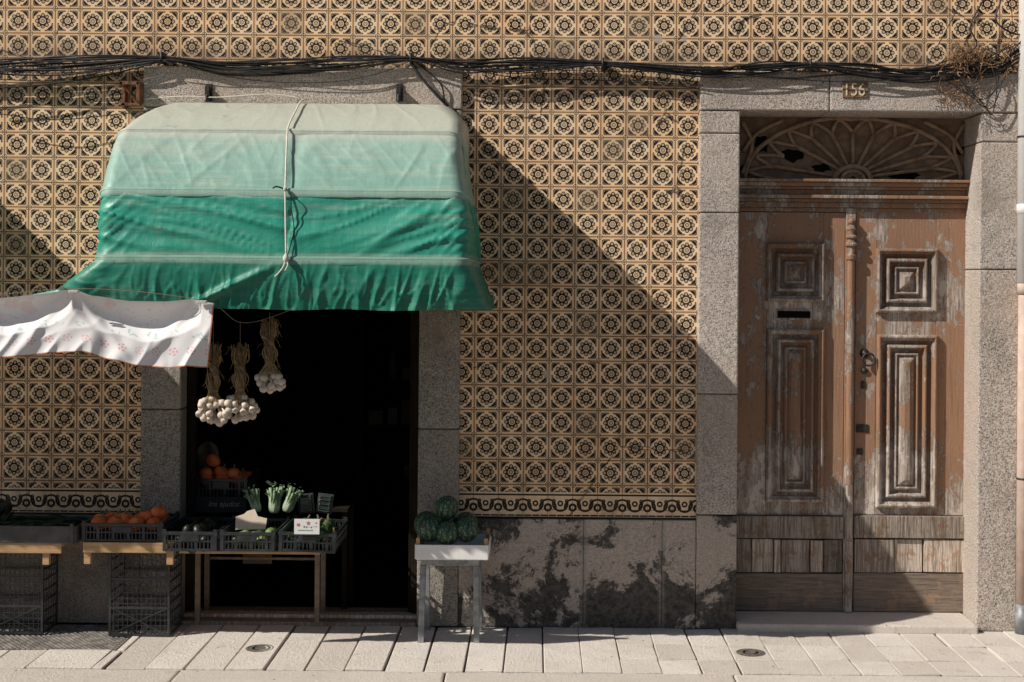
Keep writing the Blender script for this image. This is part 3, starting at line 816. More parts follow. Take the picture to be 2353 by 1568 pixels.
# ------------------------------------------------------------------ cables
basep=[(-120,160),(0,150),(180,146),(375,134),(520,146),(660,150),(800,146),(945,134),(1060,146),(1200,148),(1380,146),(1620,158),(1760,154),(1860,150),(1990,158),(2080,163),(2200,160),(2290,155),(2345,120),(2420,95)]
t=MB()
for k in range(14):
    off=random.uniform(-11,15); ph=random.uniform(0,9); amp=random.uniform(2,10); dd=random.uniform(.035,.08)
    pts=[P3(x,y+off*(.35 if i in(3,7,10,13) else 1)+amp*math.sin(i*1.7+ph)*(0.2 if i in(3,7,10,13) else 1),dd+.010*math.sin(i+ph)) for i,(x,y) in enumerate(basep)]
    t.tube(spline(pts,8),random.uniform(.0025,.0058),7)
for px,py in((375,134),(945,136),(1385,148),(1860,151)):
    p=P3(px,py,.04); t.box(p.x-.006,p.x+.006,-.085,0,p.z-.035,p.z+.03)
make(t,'cable_bundle',M_cable,origin=P3(1240,150,.04),smooth=True,label="bundle of black electric cables running across the facade",cat="cable bundle")
loose=[[(-60,178),(100,186),(240,165),(370,142)],[(-60,205),(90,196),(230,176),(330,152),(375,140)],[(380,142),(560,182),(740,190),(860,172),(940,142)],
 [(945,140),(1060,160),(1200,166),(1380,176),(1500,188),(1615,196)],[(945,145),(965,175),(1000,215),(1030,245)],[(950,138),(1010,190),(1022,232)],
 [(1060,150),(1180,178),(1400,186),(1600,202)],[(0,262),(120,276),(280,262),(480,238)],[(375,140),(500,168),(640,162),(800,158),(945,140)],
 [(1620,160),(1800,180),(1950,172),(2100,190),(2240,176)],[(2080,165),(2180,190),(2250,230),(2290,200),(2300,150),(2350,90)],[(2150,150),(2240,110),(2230,60),(2260,0)],
 [(2300,0),(2290,50),(2340,80),(2400,70)],[(1640,165),(1700,150),(1710,160),(1900,165)],[(2190,165),(2260,240),(2280,262),(2290,190),(2270,140)],[(1640,30),(1670,10),(1700,-20)],[(1620,165),(1900,187),(2060,182),(2230,150),(2330,100)],
 [(-60,168),(150,172),(370,140)],[(200,150),(375,138),(520,172),(700,168),(940,138)],[(-60,158),(200,160),(380,138)],[(940,136),(1200,158),(1500,165),(1860,154)],[(2120,170),(2200,20),(2215,-20)],[(2230,180),(2300,120),(2345,100)],
 [(2170,158),(2215,200),(2262,228),(2312,170),(2326,60),(2318,-20)],[(2240,165),(2275,120),(2310,135),(2342,108)],[(2260,150),(2235,215),(2275,250),(2300,205)]]
for k,l in enumerate(loose):
    t=MB(); dd=random.uniform(.045,.085); t.tube(spline([P3(x,y,dd+.012*math.sin(i*2.1+k)) for i,(x,y) in enumerate(l)],9),random.choice([.0022,.003,.0048]) if k!=4 else .009,7)
    make(t,'loose_cable',M_cable,origin=P3(*l[0],.05),smooth=True,label="loose black cable drooping against the wall",cat="cable",group="loose cables on the facade")
def twigs(cx,cy,sx,sy,n,nl,name,lab):
    t=MB()
    for k in range(n):
        x=cx+random.gauss(0,sx); y=cy+random.gauss(0,sy); an=random.uniform(0,6.3); pts=[]; d=random.uniform(.02,.1)
        for q in range(6):
            pts.append(P3(x,y,max(.01,d))); an+=random.uniform(-.8,.8); x+=math.cos(an)*7; y+=math.sin(an)*6+1; d+=random.uniform(-.015,.015)
        t.tube(spline(pts,3),random.uniform(.0008,.0022),4)
    for k in range(nl):
        p=P3(cx+random.gauss(0,sx),cy+random.gauss(0,sy),random.uniform(.02,.11)); e=[Vector((random.uniform(-1,1),random.uniform(-1,1),random.uniform(-1,1)))*random.uniform(.004,.011) for _ in range(3)]
        b0=len(t.v); t.v+= [tuple(p+e[0]),tuple(p+e[1]),tuple(p+e[2])]; t.f.append((b0,b0+1,b0+2)); t.mi.append(0)
    make(t,name,M_twig,origin=P3(cx,cy,0),label=lab,cat="dried plant")
twigs(2232,128,28,14,190,700,'dried_creeper',"tangled dry brown creeper caught on the cables")
twigs(2205,215,26,14,90,160,'dried_creeper',"sparse dry brown creeper hanging over the granite lintel")
twigs(2318,125,12,32,45,70,'dried_creeper',"dry brown twigs beside the drainpipe")
DPX=w(2360,600,.09)[0]
dp=empty('downpipe',(DPX,-.07,0),"white plastic downpipe with pinkish lower section on the wall","drainpipe")
t=MB(); zc=w(2345,650,.07)[1]; t.tube([(DPX,-.07,zc),(DPX,-.07,7)],.050,24); t.lathe([(.053,0),(.053,.05),(.051,.055)],(DPX,-.07,w(2345,492,.07)[1]),24)
make(t,'upper_pipe',M_whitem,parent=dp,origin=(DPX,-.07,zc),smooth=True)
t=MB(); zg=w(2345,1392,.07)[1]; t.tube([(DPX,-.07,zg),(DPX,-.07,zc)],.040,24); t.lathe([(.046,0),(.046,.06),(.042,.065)],(DPX,-.07,zc-.065),24)
make(t,'lower_pipe',M_pipe,parent=dp,origin=(DPX,-.07,zg),smooth=True)
t=MB(); t.tube([(DPX,-.07,0),(DPX,-.07,zg+.01)],.043,24)
make(t,'pipe_shoe',M_galv,parent=dp,origin=(DPX,-.07,0),smooth=True)
for py,rr in((315,.054),(1100,.043)):
    t=MB(); z=w(2345,py,.07)[1]; t.lathe([(rr-.002,-.006),(rr,0),(rr-.002,.006)],(DPX,-.07,z),24); t.box(DPX-.01,DPX+.01,-.02,.02,z-.012,z+.012); make(t,'pipe_clamp',M_iron,parent=dp,origin=(DPX,-.07,z))
# ------------------------------------------------------------------ crates
def crate_mesh(wd,dp,h,name='plastic_crate',mat=M_black,origin=(0,0,0),**kw):
    t=MB(); e=.008
    x0,x1=-wd/2,wd/2; y0,y1=0,dp
    for za,zb in((0,.014),(h-.018,h),(h*.5-.005,h*.5+.005)):
        k=.004 if zb==h else 0
        t.box(x0-k,x1+k,y0-k,y0+e,za,zb);t.box(x0-k,x1+k,y1-e,y1+k,za,zb);t.box(x0-k,x0+e,y0+e+.0005,y1-e-.0005,za,zb);t.box(x1-e,x1+k,y0+e+.0005,y1-e-.0005,za,zb)
    n=int(wd/.021)
    for i in range(n+1):
        x=x0+.004+(wd-.008)*i/n; hw=.0035 if i%4 else .009
        if i in(0,n): hw=.004
        for yy in(y0+.001,y1-e+.001): t.box(x-hw,x+hw,yy,yy+.005,.012,h-.016)
    n=int(dp/.03)
    for i in range(n+1):
        y=y0+.004+(dp-.008)*i/n
        for xx in(x0+.001,x1-e+.001): t.box(xx,xx+.005,y-.004,y+.004,.012,h-.016)
    for sx in(-1,1):
        t.box(sx*wd*.5-.02*(sx>0),sx*wd*.5+.02*(sx<0),y0-.003,y0+.006,.0,h+.012)
        t.box(sx*wd*.5-.02*(sx>0),sx*wd*.5+.02*(sx<0),y1-.006,y1+.003,.0,h+.012)
    if wd>.25: t.box(-.05,.05,y0-.004,y0+.006,h*.52,h-.018)
    t.box(x0+e,x1-e,y0+e,y1-e,.002,.007)
    t.v=[(a+origin[0],b+origin[1],c+origin[2]) for a,b,c in t.v]
    return make(t,name,mat,origin=origin,bevel=.0018,seg=1,**kw)
tz=.497
tb=empty('market_table',(w(590,1400,.1)[0],-.1,0),"folding table with metal legs carrying crates in the shop doorway","table")
x0_,x1_=w(410,1262,.4)[0],w(735,1262,.4)[0]
t=MB(); t.box(x0_,x1_,-.40,.25,tz-.016,tz); make(t,'table_top',M_lwood,parent=tb,origin=(x0_,-.4,tz),bevel=.003)
xl1,xl2=w(457,1300,.0)[0],w(731,1300,.0)[0]
M_leg=simp('worn_leg_wood',(.16,.12,.09),(.26,.20,.15),20,.002,.8)
for x in(xl1,xl2):
    for y in(-.02,.2):
        t=MB(); t.box(x-.014,x+.014,y-.014,y+.014,.02,tz-.018); make(t,'table_leg',M_leg,parent=tb,origin=(x,y,.02),bevel=.002)
t=MB(); t.box(xl1+.015,xl2-.015,.192,.208,.33,.345); make(t,'table_rail',M_leg,parent=tb,origin=(xl1,0,.33),bevel=.002)
grp="black plastic produce crates on the stall"
cf=.45
cr1=[]
for (pa,pb,tilt,lb) in((372,500,0,"black plastic crate of dark vegetables on the doorway table"),(504,633,0,"black plastic crate of pale green fruit on the doorway table"),(638,772,R(2),"black plastic crate of green vegetables with a white price card")):
    xc=(w(pa,1240,cf)[0]+w(pb,1240,cf)[0])/2; wd=(w(pb,1240,cf)[0]-w(pa,1240,cf)[0])-.008
    o=crate_mesh(wd,.46,.106,origin=(xc,-cf,tz+.006),label=lb,cat="crate",group=grp); o.rotation_euler=(0,tilt,0); cr1.append((xc,wd))
def fruit_mesh(name,r,mat,ribs=0,flat=.85,stem=False,n=24,depth=.06):
    t=MB(); prof=[]
    for i in range(15):
        a=-math.pi/2+math.pi*i/14; prof.append((max(.0008,r*math.cos(a)),r*flat*math.sin(a)*(1)))
    t.lathe(prof,(0,0,0),n,rmod=(lambda a,z:1-depth*abs(math.cos(a*ribs/2))**6) if ribs else None)
    me_o=make(t,name,mat,smooth=True)
    if stem:
        t=MB(); t.tube([(0,0,r*flat*.9),(0,0,r*flat+.008),(.006,0,r*flat+.022)],lambda q:.007-.003*q,6); make(t,'stem',M_stem,parent=me_o)
    return me_o
def scatter(proto,pts,label,cat,group,smin=.9,smax=1.1,rot=True):
    for i,p in enumerate(pts):
        rt=(random.uniform(-.5,.5),random.uniform(-.5,.5),random.uniform(0,6.3)) if rot else (0,0,random.uniform(0,6.3))
        if i==0: o=proto; o.location=p; o.rotation_euler=rt
        else: o=dup(proto,p,rot=rt,scale=random.uniform(smin,smax))
        o["label"]=label;o["category"]=cat;o["group"]=group
def fill(xc,wd,yf,dp,z,r,jit=.3,layers=1):
    pts=[]
    for L in range(layers):
        nx=max(1,int(wd/(2*r))-L); ny=max(1,int(dp/(2*r))-L)
        for i in range(nx):
            for j in range(ny):
                pts.append((xc+(i-(nx-1)/2)*2*r+random.uniform(-jit,jit)*r*.5,yf+.02+r+(j+.5*L)*(dp-.04-2*r)/max(1,ny-1+.5*L) if ny>1 else yf+dp/2,z+r*.9+L*r*1.35+random.uniform(-.1,.3)*r))
    return pts
xc,wd=cr1[0]; scatter(fruit_mesh('aubergine',.034,M_darkveg,0,1.5),fill(xc,wd-.03,-cf,.44,tz+.006,.033,.5,2),"dark glossy vegetable heaped in a black crate","vegetable","dark vegetables in the crate")
xc,wd=cr1[1]; scatter(fruit_mesh('green_fruit',.032,M_lime,0,.95),fill(xc,wd-.03,-cf,.44,tz+.012,.034,.5,1),"pale green round fruit lying in a black crate","fruit","green fruit in the crate")
xc,wd=cr1[2]; scatter(fruit_mesh('green_pepper',.034,M_greenveg,4,1.1,True,depth=.15),fill(xc,wd-.03,-cf,.44,tz+.006,.034,.5,2),"green pepper heaped in a black crate","vegetable","green peppers in the crate")
def card(px0,py0,px1,py1,d,name,lab,mat=M_card,torn=False,lean=.03):
    a,b,c,e=rect(px0,py0,px1,py1,d); t=MB()
    if torn: pts=[(a,c),(b,c+.005),(b+.005,c+(e-c)*.55),(a+(b-a)*.72,e-(e-c)*.35),(a+(b-a)*.6,e),(a+(b-a)*.35,e-.012),(a+(b-a)*.25,c+(e-c)*.75),(a-.003,c+(e-c)*.62)]
    else: pts=[(a,c),(b,c),(b,e),(a,e)]
    n=len(pts)
    for yy in(0,.003):
        for (x,z) in pts: t.v.append((x,-d+yy+(z-c)*lean/(e-c),z))
    t.f.append(tuple(range(n))); t.f.append(tuple(reversed(range(n,2*n))))
    for k in range(n): t.f.append((k,n+k,n+(k+1)%n,(k+1)%n))
    t.mi=[0]*len(t.f)
    return make(t,name,mat,origin=((a+b)/2,-d,c),label=lab,cat="price card"),(a,b,c,e)
cd,(a,b,c,e)=card(676,1193,734,1228,.475,'price_card',"white price card printed with a pink square and small flowers",lean=.0)
t=MB()
def disc(mb,x,z,r,y,n=10):
    b0=len(mb.v)
    for k in range(n): mb.v.append((x+r*math.cos(6.2832*k/n),y,z+r*math.sin(6.2832*k/n)))
    mb.f.append(tuple(range(b0,b0+n))); mb.mi.append(mb.mat)
y=-.4765
t.box(a+.014,a+.030,y,y+.001,c+.044,c+.058)
for k in range(5): disc(t,a+.076+.007*math.cos(k*1.2566+.3),c+.060+.007*math.sin(k*1.2566+.3),.0035,y)
disc(t,b-.018,c+.062,.004,y)
t.mat=1; disc(t,a+.076,c+.060,.003,y-.0003)
for k in range(6): t.box(a+.05+k*.013,a+.056+k*.013,y,y+.001,c+.034+random.uniform(0,.008),c+.038+random.uniform(0,.008))
t.box(a+.02,a+.1,y,y+.001,c+.020,c+.023)
make(t,'card_print',[M_pink,M_green_pr],parent=cd,origin=(a,y,c))
card(541,1172,610,1218,.38,'torn_cardboard',"torn cream cardboard sign standing among the fruit",simp('cream_card',(.60,.49,.38),(.70,.59,.48),9),True)
def bench(px0,px1,lab,brk):
    d=.42; a=w(px0,1246,d)[0]; b=w(px1,1246,d)[0]; z1=w((px0+px1)/2,1247,d)[1]
    e=empty('wooden_bench',((a+b)/2,-.25,0),lab,"bench",group="pine display benches"); t=MB()
    t.box(a,b,-d,-.06,z1-.022,z1); t.box(a+.005,b-.005,-d-.012,-d-.0005,z1-.055,z1+.002)
    make(t,'bench_top',M_lwood,parent=e,origin=(a,-d,z1),bevel=.003)
    for x in brk:
        t=MB(); t.box(x-.018,x+.018,-d+.002,-d+.03,z1-.12,z1-.024); t.box(x-.016,x+.016,-d+.031,-.07,z1-.06,z1-.024)
        make(t,'bench_bracket',M_lwood,parent=e,origin=(x,-d,z1),bevel=.002)
    return a,b,z1
b1=bench(-180,145,"pale pine bench board holding produce along the wall",[w(105,1270,.42)[0]])
b2=bench(190,402,"pale pine bench board resting on a stacked black crate",[w(200,1270,.42)[0],w(390,1270,.42)[0]])
def latcrate(px0,px1,d,dp,lab):
    a=w(px0,1360,d)[0]; b=w(px1,1360,d)[0]; zt_=b2[2]-.062; t=MB()
    y0,y1=-d,-d+dp
    for (x0,x1,z0,z1) in((a,a+.012,0,zt_),(b-.012,b,0,zt_),(a+.0125,b-.0125,0.0,.014),(a+.0125,b-.0125,zt_-.014,zt_),(a+.0125,b-.0125,zt_*.33-.006,zt_*.33+.006),(a+.0125,b-.0125,zt_*.66-.006,zt_*.66+.006)):
        t.box(x0,x1,y0,y0+.012,z0,z1); t.box(x0,x1,y1-.012,y1,z0,z1)
    n=13
    for i in range(1,n):
        x=a+(b-a)*i/n; t.box(x-.0018,x+.0018,y0+.004,y0+.009,.01,zt_-.01)
    n=16
    for i in range(1,n):
        z=zt_*i/n; t.box(a+.01,b-.01,y0+.0045,y0+.0085,z-.0018,z+.0018)
    for xx in(a,b-.008):
        n=8
        for i in range(n+1):
            z=.004+(zt_-.012)*i/n; t.box(xx+.001,xx+.007,y0+.0125,y1-.0125,z-.003,z+.006)
        for i in range(6):
            y=y0+.02+(dp-.04)*i/5; t.box(xx+.002,xx+.006,y-.003,y+.003,.005,zt_-.01)
    for s in(0,1):
        p=[(a+.012,zt_*.33),(b-.012,.01)] if s else [(a+.012,.01),(b-.012,zt_*.33)]
        t.tube([(p[0][0],y0+.003,p[0][1]),(p[1][0],y0+.003,p[1][1])],.004,4)
    make(t,'upturned_crate',M_black,origin=((a+b)/2,-d,0),label=lab,cat="crate",group="tall lattice crates under the benches")
latcrate(-45,99,.28,.24,"tall black lattice crate standing under the pine bench")
latcrate(250,390,.30,.26,"tall black lattice crate propping up the pine bench")
xa_,xb_=w(187,1230,.42)[0],w(374,1230,.42)[0]
crate_mesh(xb_-xa_,.34,.10,origin=((xa_+xb_)/2,-.415,b2[2]+.003),label="black plastic crate filled with orange squashes on the bench",cat="crate",group=grp)
fp=fruit_mesh('orange_squash',.046,M_orange,9,.8,True,n=36)
pts=[]
for i in range(4):
    for j in range(3): pts.append(((xa_+xb_)/2+(i-1.5)*.100+random.uniform(-.01,.01),-.355+j*.1,b2[2]+.082+random.uniform(0,.012)))
for (px,py) in((232,1195),(290,1193),(335,1188),(362,1181)): x,z=w(px,py,.31); pts.append((x,-.30+random.uniform(-.02,.02),z))
scatter(fp,pts,"small ribbed orange squash heaped in a black crate","squash","orange squashes on the stall")
M_gbox=simp('grey_fruit_box',(.07,.07,.066),(.12,.115,.11),10,.001,.8)
xa_,xb_=w(-60,1230,.44)[0],w(175,1230,.44)[0]
t=MB(); z=b1[2]+.003; h=.092
t.box(xa_,xb_,-.44,-.43,z,z+h); t.box(xa_,xb_,-.10,-.09,z,z+h); t.box(xa_,xa_+.01,-.4295,-.1005,z,z+h); t.box(xb_-.01,xb_,-.4295,-.1005,z,z+h); t.box(xa_+.01,xb_-.01,-.429,-.101,z+.002,z+.01)
for x in(xa_+.012,xb_-.032): t.box(x,x+.02,-.45,-.4405,z,z+h+.015)
make(t,'fruit_box',M_gbox,origin=((xa_+xb_)/2,-.44,z),bevel=.002,label="grey cardboard produce box with green beans on the bench",cat="box")
t=MB()
for k in range(160):
    x=random.uniform(xa_+.04,xb_-.04); y=random.uniform(-.41,-.13); an=random.uniform(-.7,.7); L=random.uniform(.05,.09); zz_=z+.045+random.uniform(0,.05)
    if x-L<xa_+.015 or x+L>xb_-.015: L=.02
    t.tube([(x-L*math.cos(an),y-L*.3*math.sin(an),zz_),(x,y,zz_+.012),(x+L*math.cos(an),y+L*.3*math.sin(an),zz_)],.0045,5)
make(t,'green_beans',M_beans,origin=(0,-.3,z),smooth=True,label="heap of green beans in a produce box",cat="green beans",kind="stuff")
t=MB()
for k in range(60):
    c=P3(-8+random.gauss(0,16),1180+random.gauss(0,13),.3+random.uniform(-.04,.04)); n=7
    up=Vector((random.uniform(-1,1),random.uniform(-1,.2),random.uniform(-.3,1))).normalized(); u=up.orthogonal().normalized(); v=up.cross(u)
    b0=len(t.v)
    for q in range(n):
        aa=6.2832*q/n; t.v.append(tuple(c+(u*math.cos(aa)*.035+v*math.sin(aa)*.022+up*.006*math.cos(aa*2))))
    t.f.append(tuple(range(b0,b0+n))); t.mi.append(0)
make(t,'leafy_greens',M_darkveg,origin=P3(0,1210,.3),label="bunch of dark leafy greens on the bench",cat="leafy greens")
# ---------------- inside stand
ish=empty('produce_rack',(w(520,1300,-.15)[0],.25,0),"dark slatted rack behind the table carrying crates","rack")
xq0,xq1=w(440,1150,-.1)[0],w(790,1150,-.1)[0]; zr=w(500,1178,-.1)[1]
t=MB(); t.box(xq0,xq1,.27,.60,zr-.02,zr); make(t,'shelf_board',M_intw,parent=ish,origin=(xq0,.2,zr))
for x in(xq0+.02,xq1-.02):
    for y in(.30,.58):
        t=MB(); t.box(x-.015,x+.015,y-.015,y+.015,.02,zr-.021); make(t,'rack_leg',M_intw,parent=ish,origin=(x,y,.02))
cd,(a,b,c,e)=card(448,1142,566,1178,-.10,'chalk_sign',"small black chalk sign leaning on the rack",M_chalkb,lean=.0)
text("los ajudos",'chalk_writing',M_chalk,((a+b)/2+.02,.0985,(c+e)/2),.040,cd,width=.18,shear=.3)
xc=w(503,1130,-.2)[0]; zc2=w(503,1150,-.2)[1]
crate_mesh(.31,.36,.12,origin=(xc,.25,zc2),label="black plastic crate of orange squashes inside the doorway",cat="crate",group=grp)
pts=[(xc+(i-1)*.095,.30+j*.1,zc2+.10+random.uniform(0,.01)) for i in range(3) for j in range(3)]
for(px,py) in((490,1058),(474,1087),(508,1085),(537,1088)): x,z=w(px,py,-.31); pts.append((x,.31,z))
scatter(dup(fp,(0,0,0)),pts,"small ribbed orange squash in the doorway crate","squash","orange squashes on the stall",.90,1.08)
t=MB(); rows=[]
for j in range(12):
    v=j/11; rows.append([P3(446+i*5.2+v*2+4*n1(i*.5,v*3),1090-v*(50+26*math.sin(i/11*3)),-.42-.02*math.sin(i+v*4)) for i in range(12)])
t.quadgrid(rows); make(t,'paper_bag',M_bag,origin=P3(475,1085,-.42),smooth=True,label="crumpled brown paper sheet behind the orange squashes",cat="paper")
for (px,py,sc,tl) in((588,1165,.95,-.30),(630,1165,1.08,.05),(662,1163,1.05,.38)):
    x,z=w(px,py,.02); fe=empty('fennel',(x,-.02,z),"pale fennel bunch with cut green stalks on the stall","fennel",group="fennel bulbs on the stall")
    t=MB(); t.lathe([(.006,-.035),(.018,-.032),(.026,-.018),(.029,.000),(.029,.020),(.028,.040),(.024,.055)],(x,-.02,z),16,rmod=lambda a,zz:1+.14*math.cos(5*a)); make(t,'bulb',M_fen,parent=fe,origin=(x,-.02,z),smooth=True)
    t=MB()
    for k in range(14):
        an=k*2.4; q=.012+.004*(k%3); dx=math.cos(an)*q; dy=math.sin(an)*q
        t.tube([(x+dx,-.02+dy,z+.01),(x+dx*1.6,-.02+dy*1.3,z+.055),(x+dx*2.4,-.02+dy*1.8,z+.082+random.uniform(0,.03))],lambda q:.009-.002*q,7)
    for k in range(22):
        an=k*2.4+1; c=Vector((x+math.cos(an)*.03,-.02+math.sin(an)*.02,z+random.uniform(.05,.12))); dd=Vector((math.cos(an)*.022,-.01,random.uniform(-.01,.03)))
        b0=len(t.v); t.v+=[tuple(c),tuple(c+dd*.5+Vector((.008,0,.004))),tuple(c+dd),tuple(c+dd*.5-Vector((.008,0,.0)))]; t.f.append((b0,b0+1,b0+2,b0+3)); t.mi.append(0)
    make(t,'stalks',M_fens,parent=fe,origin=(x,-.02,z),smooth=True); fe.scale=(sc,)*3; fe.rotation_euler=(0,tl,0)
for (px,tl) in((706,-.1),(744,.12)):
    x,z=w(px,1180,-.02); t=MB(); W_=.045;H_=.115
    t.rectloft(x-W_,x+W_,z,z+H_,.02,[(0,0),(0,.004),(.006,.004),(.010,.020),(.016,.026),(.022,.022),(.03,.022)])
    for k in range(3): t.tube([(x-.03,-.006,z+.03+k*.025),(x+.03,-.006,z+.03+k*.025)],.003,5)
    o=make(t,'plastic_punnet',M_clear,origin=(x,.02,z),bevel=.003,label="empty clear plastic punnet standing open on the stall",cat="punnet",group="clear punnets on the stall"); o.rotation_euler=(.0,tl,0)
cd,(a,b,c,e)=card(558,1275,625,1296,-.3,'box_label',"cardboard box label in the shade under the table",M_bag,lean=0)
text("GIRONA F",'label_writing',M_black,((a+b)/2,.2985,(c+e)/2),.018,cd,width=.13)
sh=empty('shop_shelf',(w(820,1000,-2.3)[0],2.6,0.02),"dark shelving stocked with goods deep in the shop","shelf")
xs0,xs1=X(700),X(1180)
t=MB()
for z in(.45,.85,1.2,1.55,1.9,2.25): t.box(xs0,xs1,2.6,2.9,z,z+.02)
for x in(xs0,(xs0+xs1)/2,xs1): t.box(x-.012,x+.012,2.58,2.9,.02,2.6)
make(t,'shelf_frame',M_intw,parent=sh,origin=(0,2.6,0))
gm=[simp('goods_a',(.05,.046,.042),(.08,.072,.066),9),simp('goods_b',(.06,.03,.015),(.08,.04,.02),9)]
for z in(.47,.87,1.22,1.57,1.92):
    x=xs0+.05
    while x<xs1-.1:
        wd_=random.uniform(.05,.14); t=MB()
        if random.random()<.6: t.box(x,x+wd_*.8,2.65,2.8,z,z+random.uniform(.08,.24))
        else: t.lathe([(wd_*.3,0),(wd_*.3,.12),(wd_*.12,.17),(wd_*.12,.21)],(x+wd_*.4,2.7,z),10)
        if random.random()<.6: make(t,'shelf_goods',random.choice(gm),parent=sh,origin=(x,2.65,z))
        x+=wd_+.01
# ------------------------------------------------------------------ stool and melons
SF=.365
a=w(966,1290,SF)[0]; b=w(1107,1290,SF)[0]-.015; zs=w(1030,1284,SF)[1]
st=empty('metal_stool',((a+b)/2,-SF+.14,0),"grey metal stool with four splayed legs on the pavement","stool")
t=MB(); t.box(a-.005,b+.005,-SF,-SF+.29,zs-.006,zs); t.box(a,b,-SF+.004,-SF+.012,zs-.04,zs-.0065); t.box(a,b,-SF+.276,-SF+.284,zs-.04,zs-.0065)
t.box(a,a+.008,-SF+.0125,-SF+.2755,zs-.04,zs-.0065);t.box(b-.008,b,-SF+.0125,-SF+.2755,zs-.04,zs-.0065)
make(t,'seat',M_galv,parent=st,origin=(a,-SF,zs),bevel=.002)
for (x,y,sx,sy) in((a+.014,-SF+.02,-.008,-.008),(b-.016,-SF+.02,.006,-.008),(a+.014,-SF+.27,.004,.012),(b-.016,-SF+.27,.012,.012)):
    t=MB(); hw=.016
    rows=[[(x+sx*k-hw,y+sy*k-hw,z),(x+sx*k+hw,y+sy*k-hw,z),(x+sx*k+hw,y+sy*k+hw,z),(x+sx*k-hw,y+sy*k+hw,z)] for k,z in((0,zs-.041),(1,.0))]
    b0=t.quadgrid(rows,close=True); t.f+= [(b0,b0+1,b0+2,b0+3),(b0+7,b0+6,b0+5,b0+4)]; t.mi+=[0,0]
    make(t,'leg',M_galv,parent=st,origin=(x,y,0),bevel=.002)
CF=.42
a=w(953,1260,CF)[0]; b=w(1123,1260,CF)[0]; z0=zs+.002
bx=empty('melon_crate',((a+b)/2,-.25,z0),"low white wooden crate of green melons on the metal stool","crate")
t=MB(); h=.083; y0=-CF;y1=-.08
t.box(a+.004,b-.004,y0,y0+.006,z0+.004,z0+h); t.box(a+.004,b-.004,y1-.006,y1,z0+.004,z0+h); t.box(a,a+.006,y0+.007,y1-.007,z0+.004,z0+h);t.box(b-.006,b,y0+.007,y1-.007,z0+.004,z0+h)
t.box(a+.007,b-.007,y0+.007,y1-.007,z0,z0+.006)
make(t,'side_panels',M_whitebox,parent=bx,origin=(a,y0,z0),bevel=.0015)
for x in(a+.016,b-.016):
    for y in(y0+.018,y1-.018):
        t=MB(); t.box(x-.010,x+.010,y-.010,y+.010,z0+.006,z0+h+.035); make(t,'corner_post',M_lwood,parent=bx,origin=(x,y,z0),bevel=.0015)
mel=fruit_mesh('green_melon',.068,M_melon,10,1.05,False,n=40,depth=.02)
ml=[P3(988,1216,.32),P3(1028,1226,.345),P3(1072,1218,.32),P3(1027,1167,.27),P3(1020,1205,.16),P3(1070,1205,.16),P3(980,1205,.16)]
for p in ml: p.z=max(p.z,z0+.075)
scatter(mel,[tuple(p) for p in ml],"mottled dark green melon piled in the white crate","melon","green melons in the crate",.95,1.06)
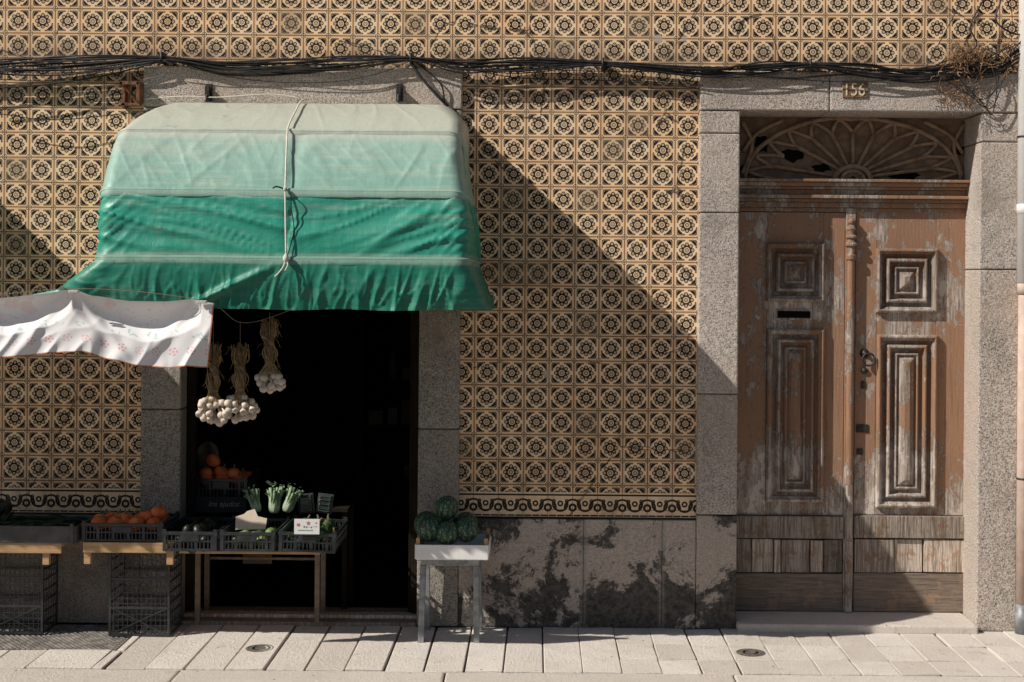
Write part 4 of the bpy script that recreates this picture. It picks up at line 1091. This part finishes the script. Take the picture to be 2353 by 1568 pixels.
# ------------------------------------------------------------------ garlic
for gi,(px,sy,ey,by,nb,hw) in enumerate(((490,800,918,945,30,34),(552,797,915,940,28,34),(620,742,850,878,20,30))):
    d=.80; p=P3(px,by,d); G=empty('garlic_bunch',P3(px,sy,d),"braided bunch of dried garlic hanging from the string under the awning","garlic",group="garlic bunches under the awning")
    t=MB()
    for k in range(60):
        an=random.uniform(0,6.3); r0=random.uniform(.006,.026); r1=random.uniform(.01,.050); tw=random.uniform(-.5,.5)
        pts=[P3(px,sy+random.uniform(-10,14),d)+Vector((r1*math.cos(an)*1.0,r1*math.sin(an)*.6,0)),
             P3(px,sy+28,d)+Vector((math.cos(an)*r0*1.9,math.sin(an)*r0,0)),
             P3(px+4*math.sin(k),(sy+ey)/2-12,d)+Vector((math.cos(an+1.2+tw)*r0*.8,math.sin(an+1.2)*r0,0)),
             P3(px-3*math.sin(k),(sy+ey)/2+14,d)+Vector((math.cos(an+2.4+tw)*r0*1.5,math.sin(an+2.4)*r0,0)),
             P3(px,ey-14,d)+Vector((math.cos(an+3)*.022,math.sin(an+3)*.02,0)),
             P3(px,ey+8,d)+Vector((math.cos(an+3)*.056,math.sin(an+3)*.04,0))]
        t.tube(spline(pts,5),random.uniform(.0012,.0034),5)
    for k in range(26):
        an=random.uniform(0,6.3); q=P3(px,random.uniform(sy-5,ey-15),d); L=random.uniform(.03,.08)
        t.tube(spline([q,q+Vector((math.cos(an)*L*.6,math.sin(an)*L*.5,.02)),q+Vector((math.cos(an)*L,math.sin(an)*L*.7,random.uniform(-.04,.02)))],4),.0012,4)
    make(t,'dried_stalks',M_straw,parent=G,origin=P3(px,sy,d),smooth=True)
    t=MB()
    for q in(.22,.5,.8):
        yy=sy+(ey-sy)*q; c=P3(px,yy,d); t.tube([c+Vector((.026*math.cos(a_*.5),.026*math.sin(a_*.5),.002*math.sin(a_))) for a_ in range(14)],.0025,5)
    t.tube([P3(px,sy+10,d),P3(px,738 if gi<2 else 718,d+.08)],.0015,4)
    make(t,'binding_string',M_string,parent=G,origin=P3(px,sy,d))
    t=MB(); placed=[]
    for k in range(nb):
        for tr in range(40):
            an=random.uniform(0,6.3); q=math.sqrt(random.random())
            c=p+Vector((math.cos(an)*q*hw/400*.92,random.uniform(-1,1)*.045,math.sin(an)*q*(28 if gi<2 else 18)/400))
            if all((c-q_).length>.028 for q_ in placed): break
        placed.append(c)
        dirv=(c-P3(px,ey-10,d)).normalized(); mt=dirv.to_track_quat('-Z','Y').to_matrix().to_4x4(); rr=random.uniform(.0175,.0225)
        prof=[(.002,-rr*.95),(rr*.5,-rr*.9),(rr*.9,-rr*.45),(rr,0),(rr*.85,rr*.45),(rr*.4,rr*.95),(rr*.2,rr*1.4),(rr*.16,rr*1.9)]
        t.mat=0; t.lathe(prof,c,14,rmod=lambda a,zz:1+.07*math.cos(6*a),mtx=mt)
        t.mat=1; t.lathe([(.001,-rr*1.12),(rr*.3,-rr*1.05),(rr*.32,-rr*.85)],c,8,mtx=mt)
    make(t,'garlic_bulbs',[M_garlic,M_groot],parent=G,origin=p,smooth=True)
# ------------------------------------------------------------------ light, world, camera
dirv=Vector((2.22,1,-1.95))
sun=bpy.data.lights.new('sun','SUN'); sun.energy=5; sun.angle=R(.42); sun.color=(1,.955,.87)
so=bpy.data.objects.new('sun',sun); so.rotation_euler=dirv.to_track_quat('-Z','Y').to_euler(); so.location=(-6,-6,8); COL.objects.link(so)
Wd=bpy.data.worlds.new('World'); S.world=Wd; Wd.use_nodes=True; nt=Wd.node_tree
sk=nt.nodes.new('ShaderNodeTexSky'); sk.sky_type='NISHITA'; sk.sun_disc=False
sk.sun_elevation=math.atan2(1.95,math.hypot(2.22,1)); sk.sun_rotation=math.atan2(-2.22,-1)
bg=nt.nodes['Background']; bg.inputs[1].default_value=.05; nt.links.new(sk.outputs[0],bg.inputs[0])
cam=bpy.data.cameras.new('camera'); co=bpy.data.objects.new('camera',cam); COL.objects.link(co)
cam.sensor_width=36; cam.lens=F/2353*36; cam.shift_x=(1176.5-1240)/2353; cam.shift_y=(645-784)/2353; cam.clip_end=300
co.matrix_world=Matrix.Translation((0,-D,CZ))@Matrix.Rotation(R(90),4,'X')@Matrix.Rotation(TH,4,'Z')
S.camera=co
S.view_settings.view_transform='Standard'; S.view_settings.look='None'; S.view_settings.exposure=0
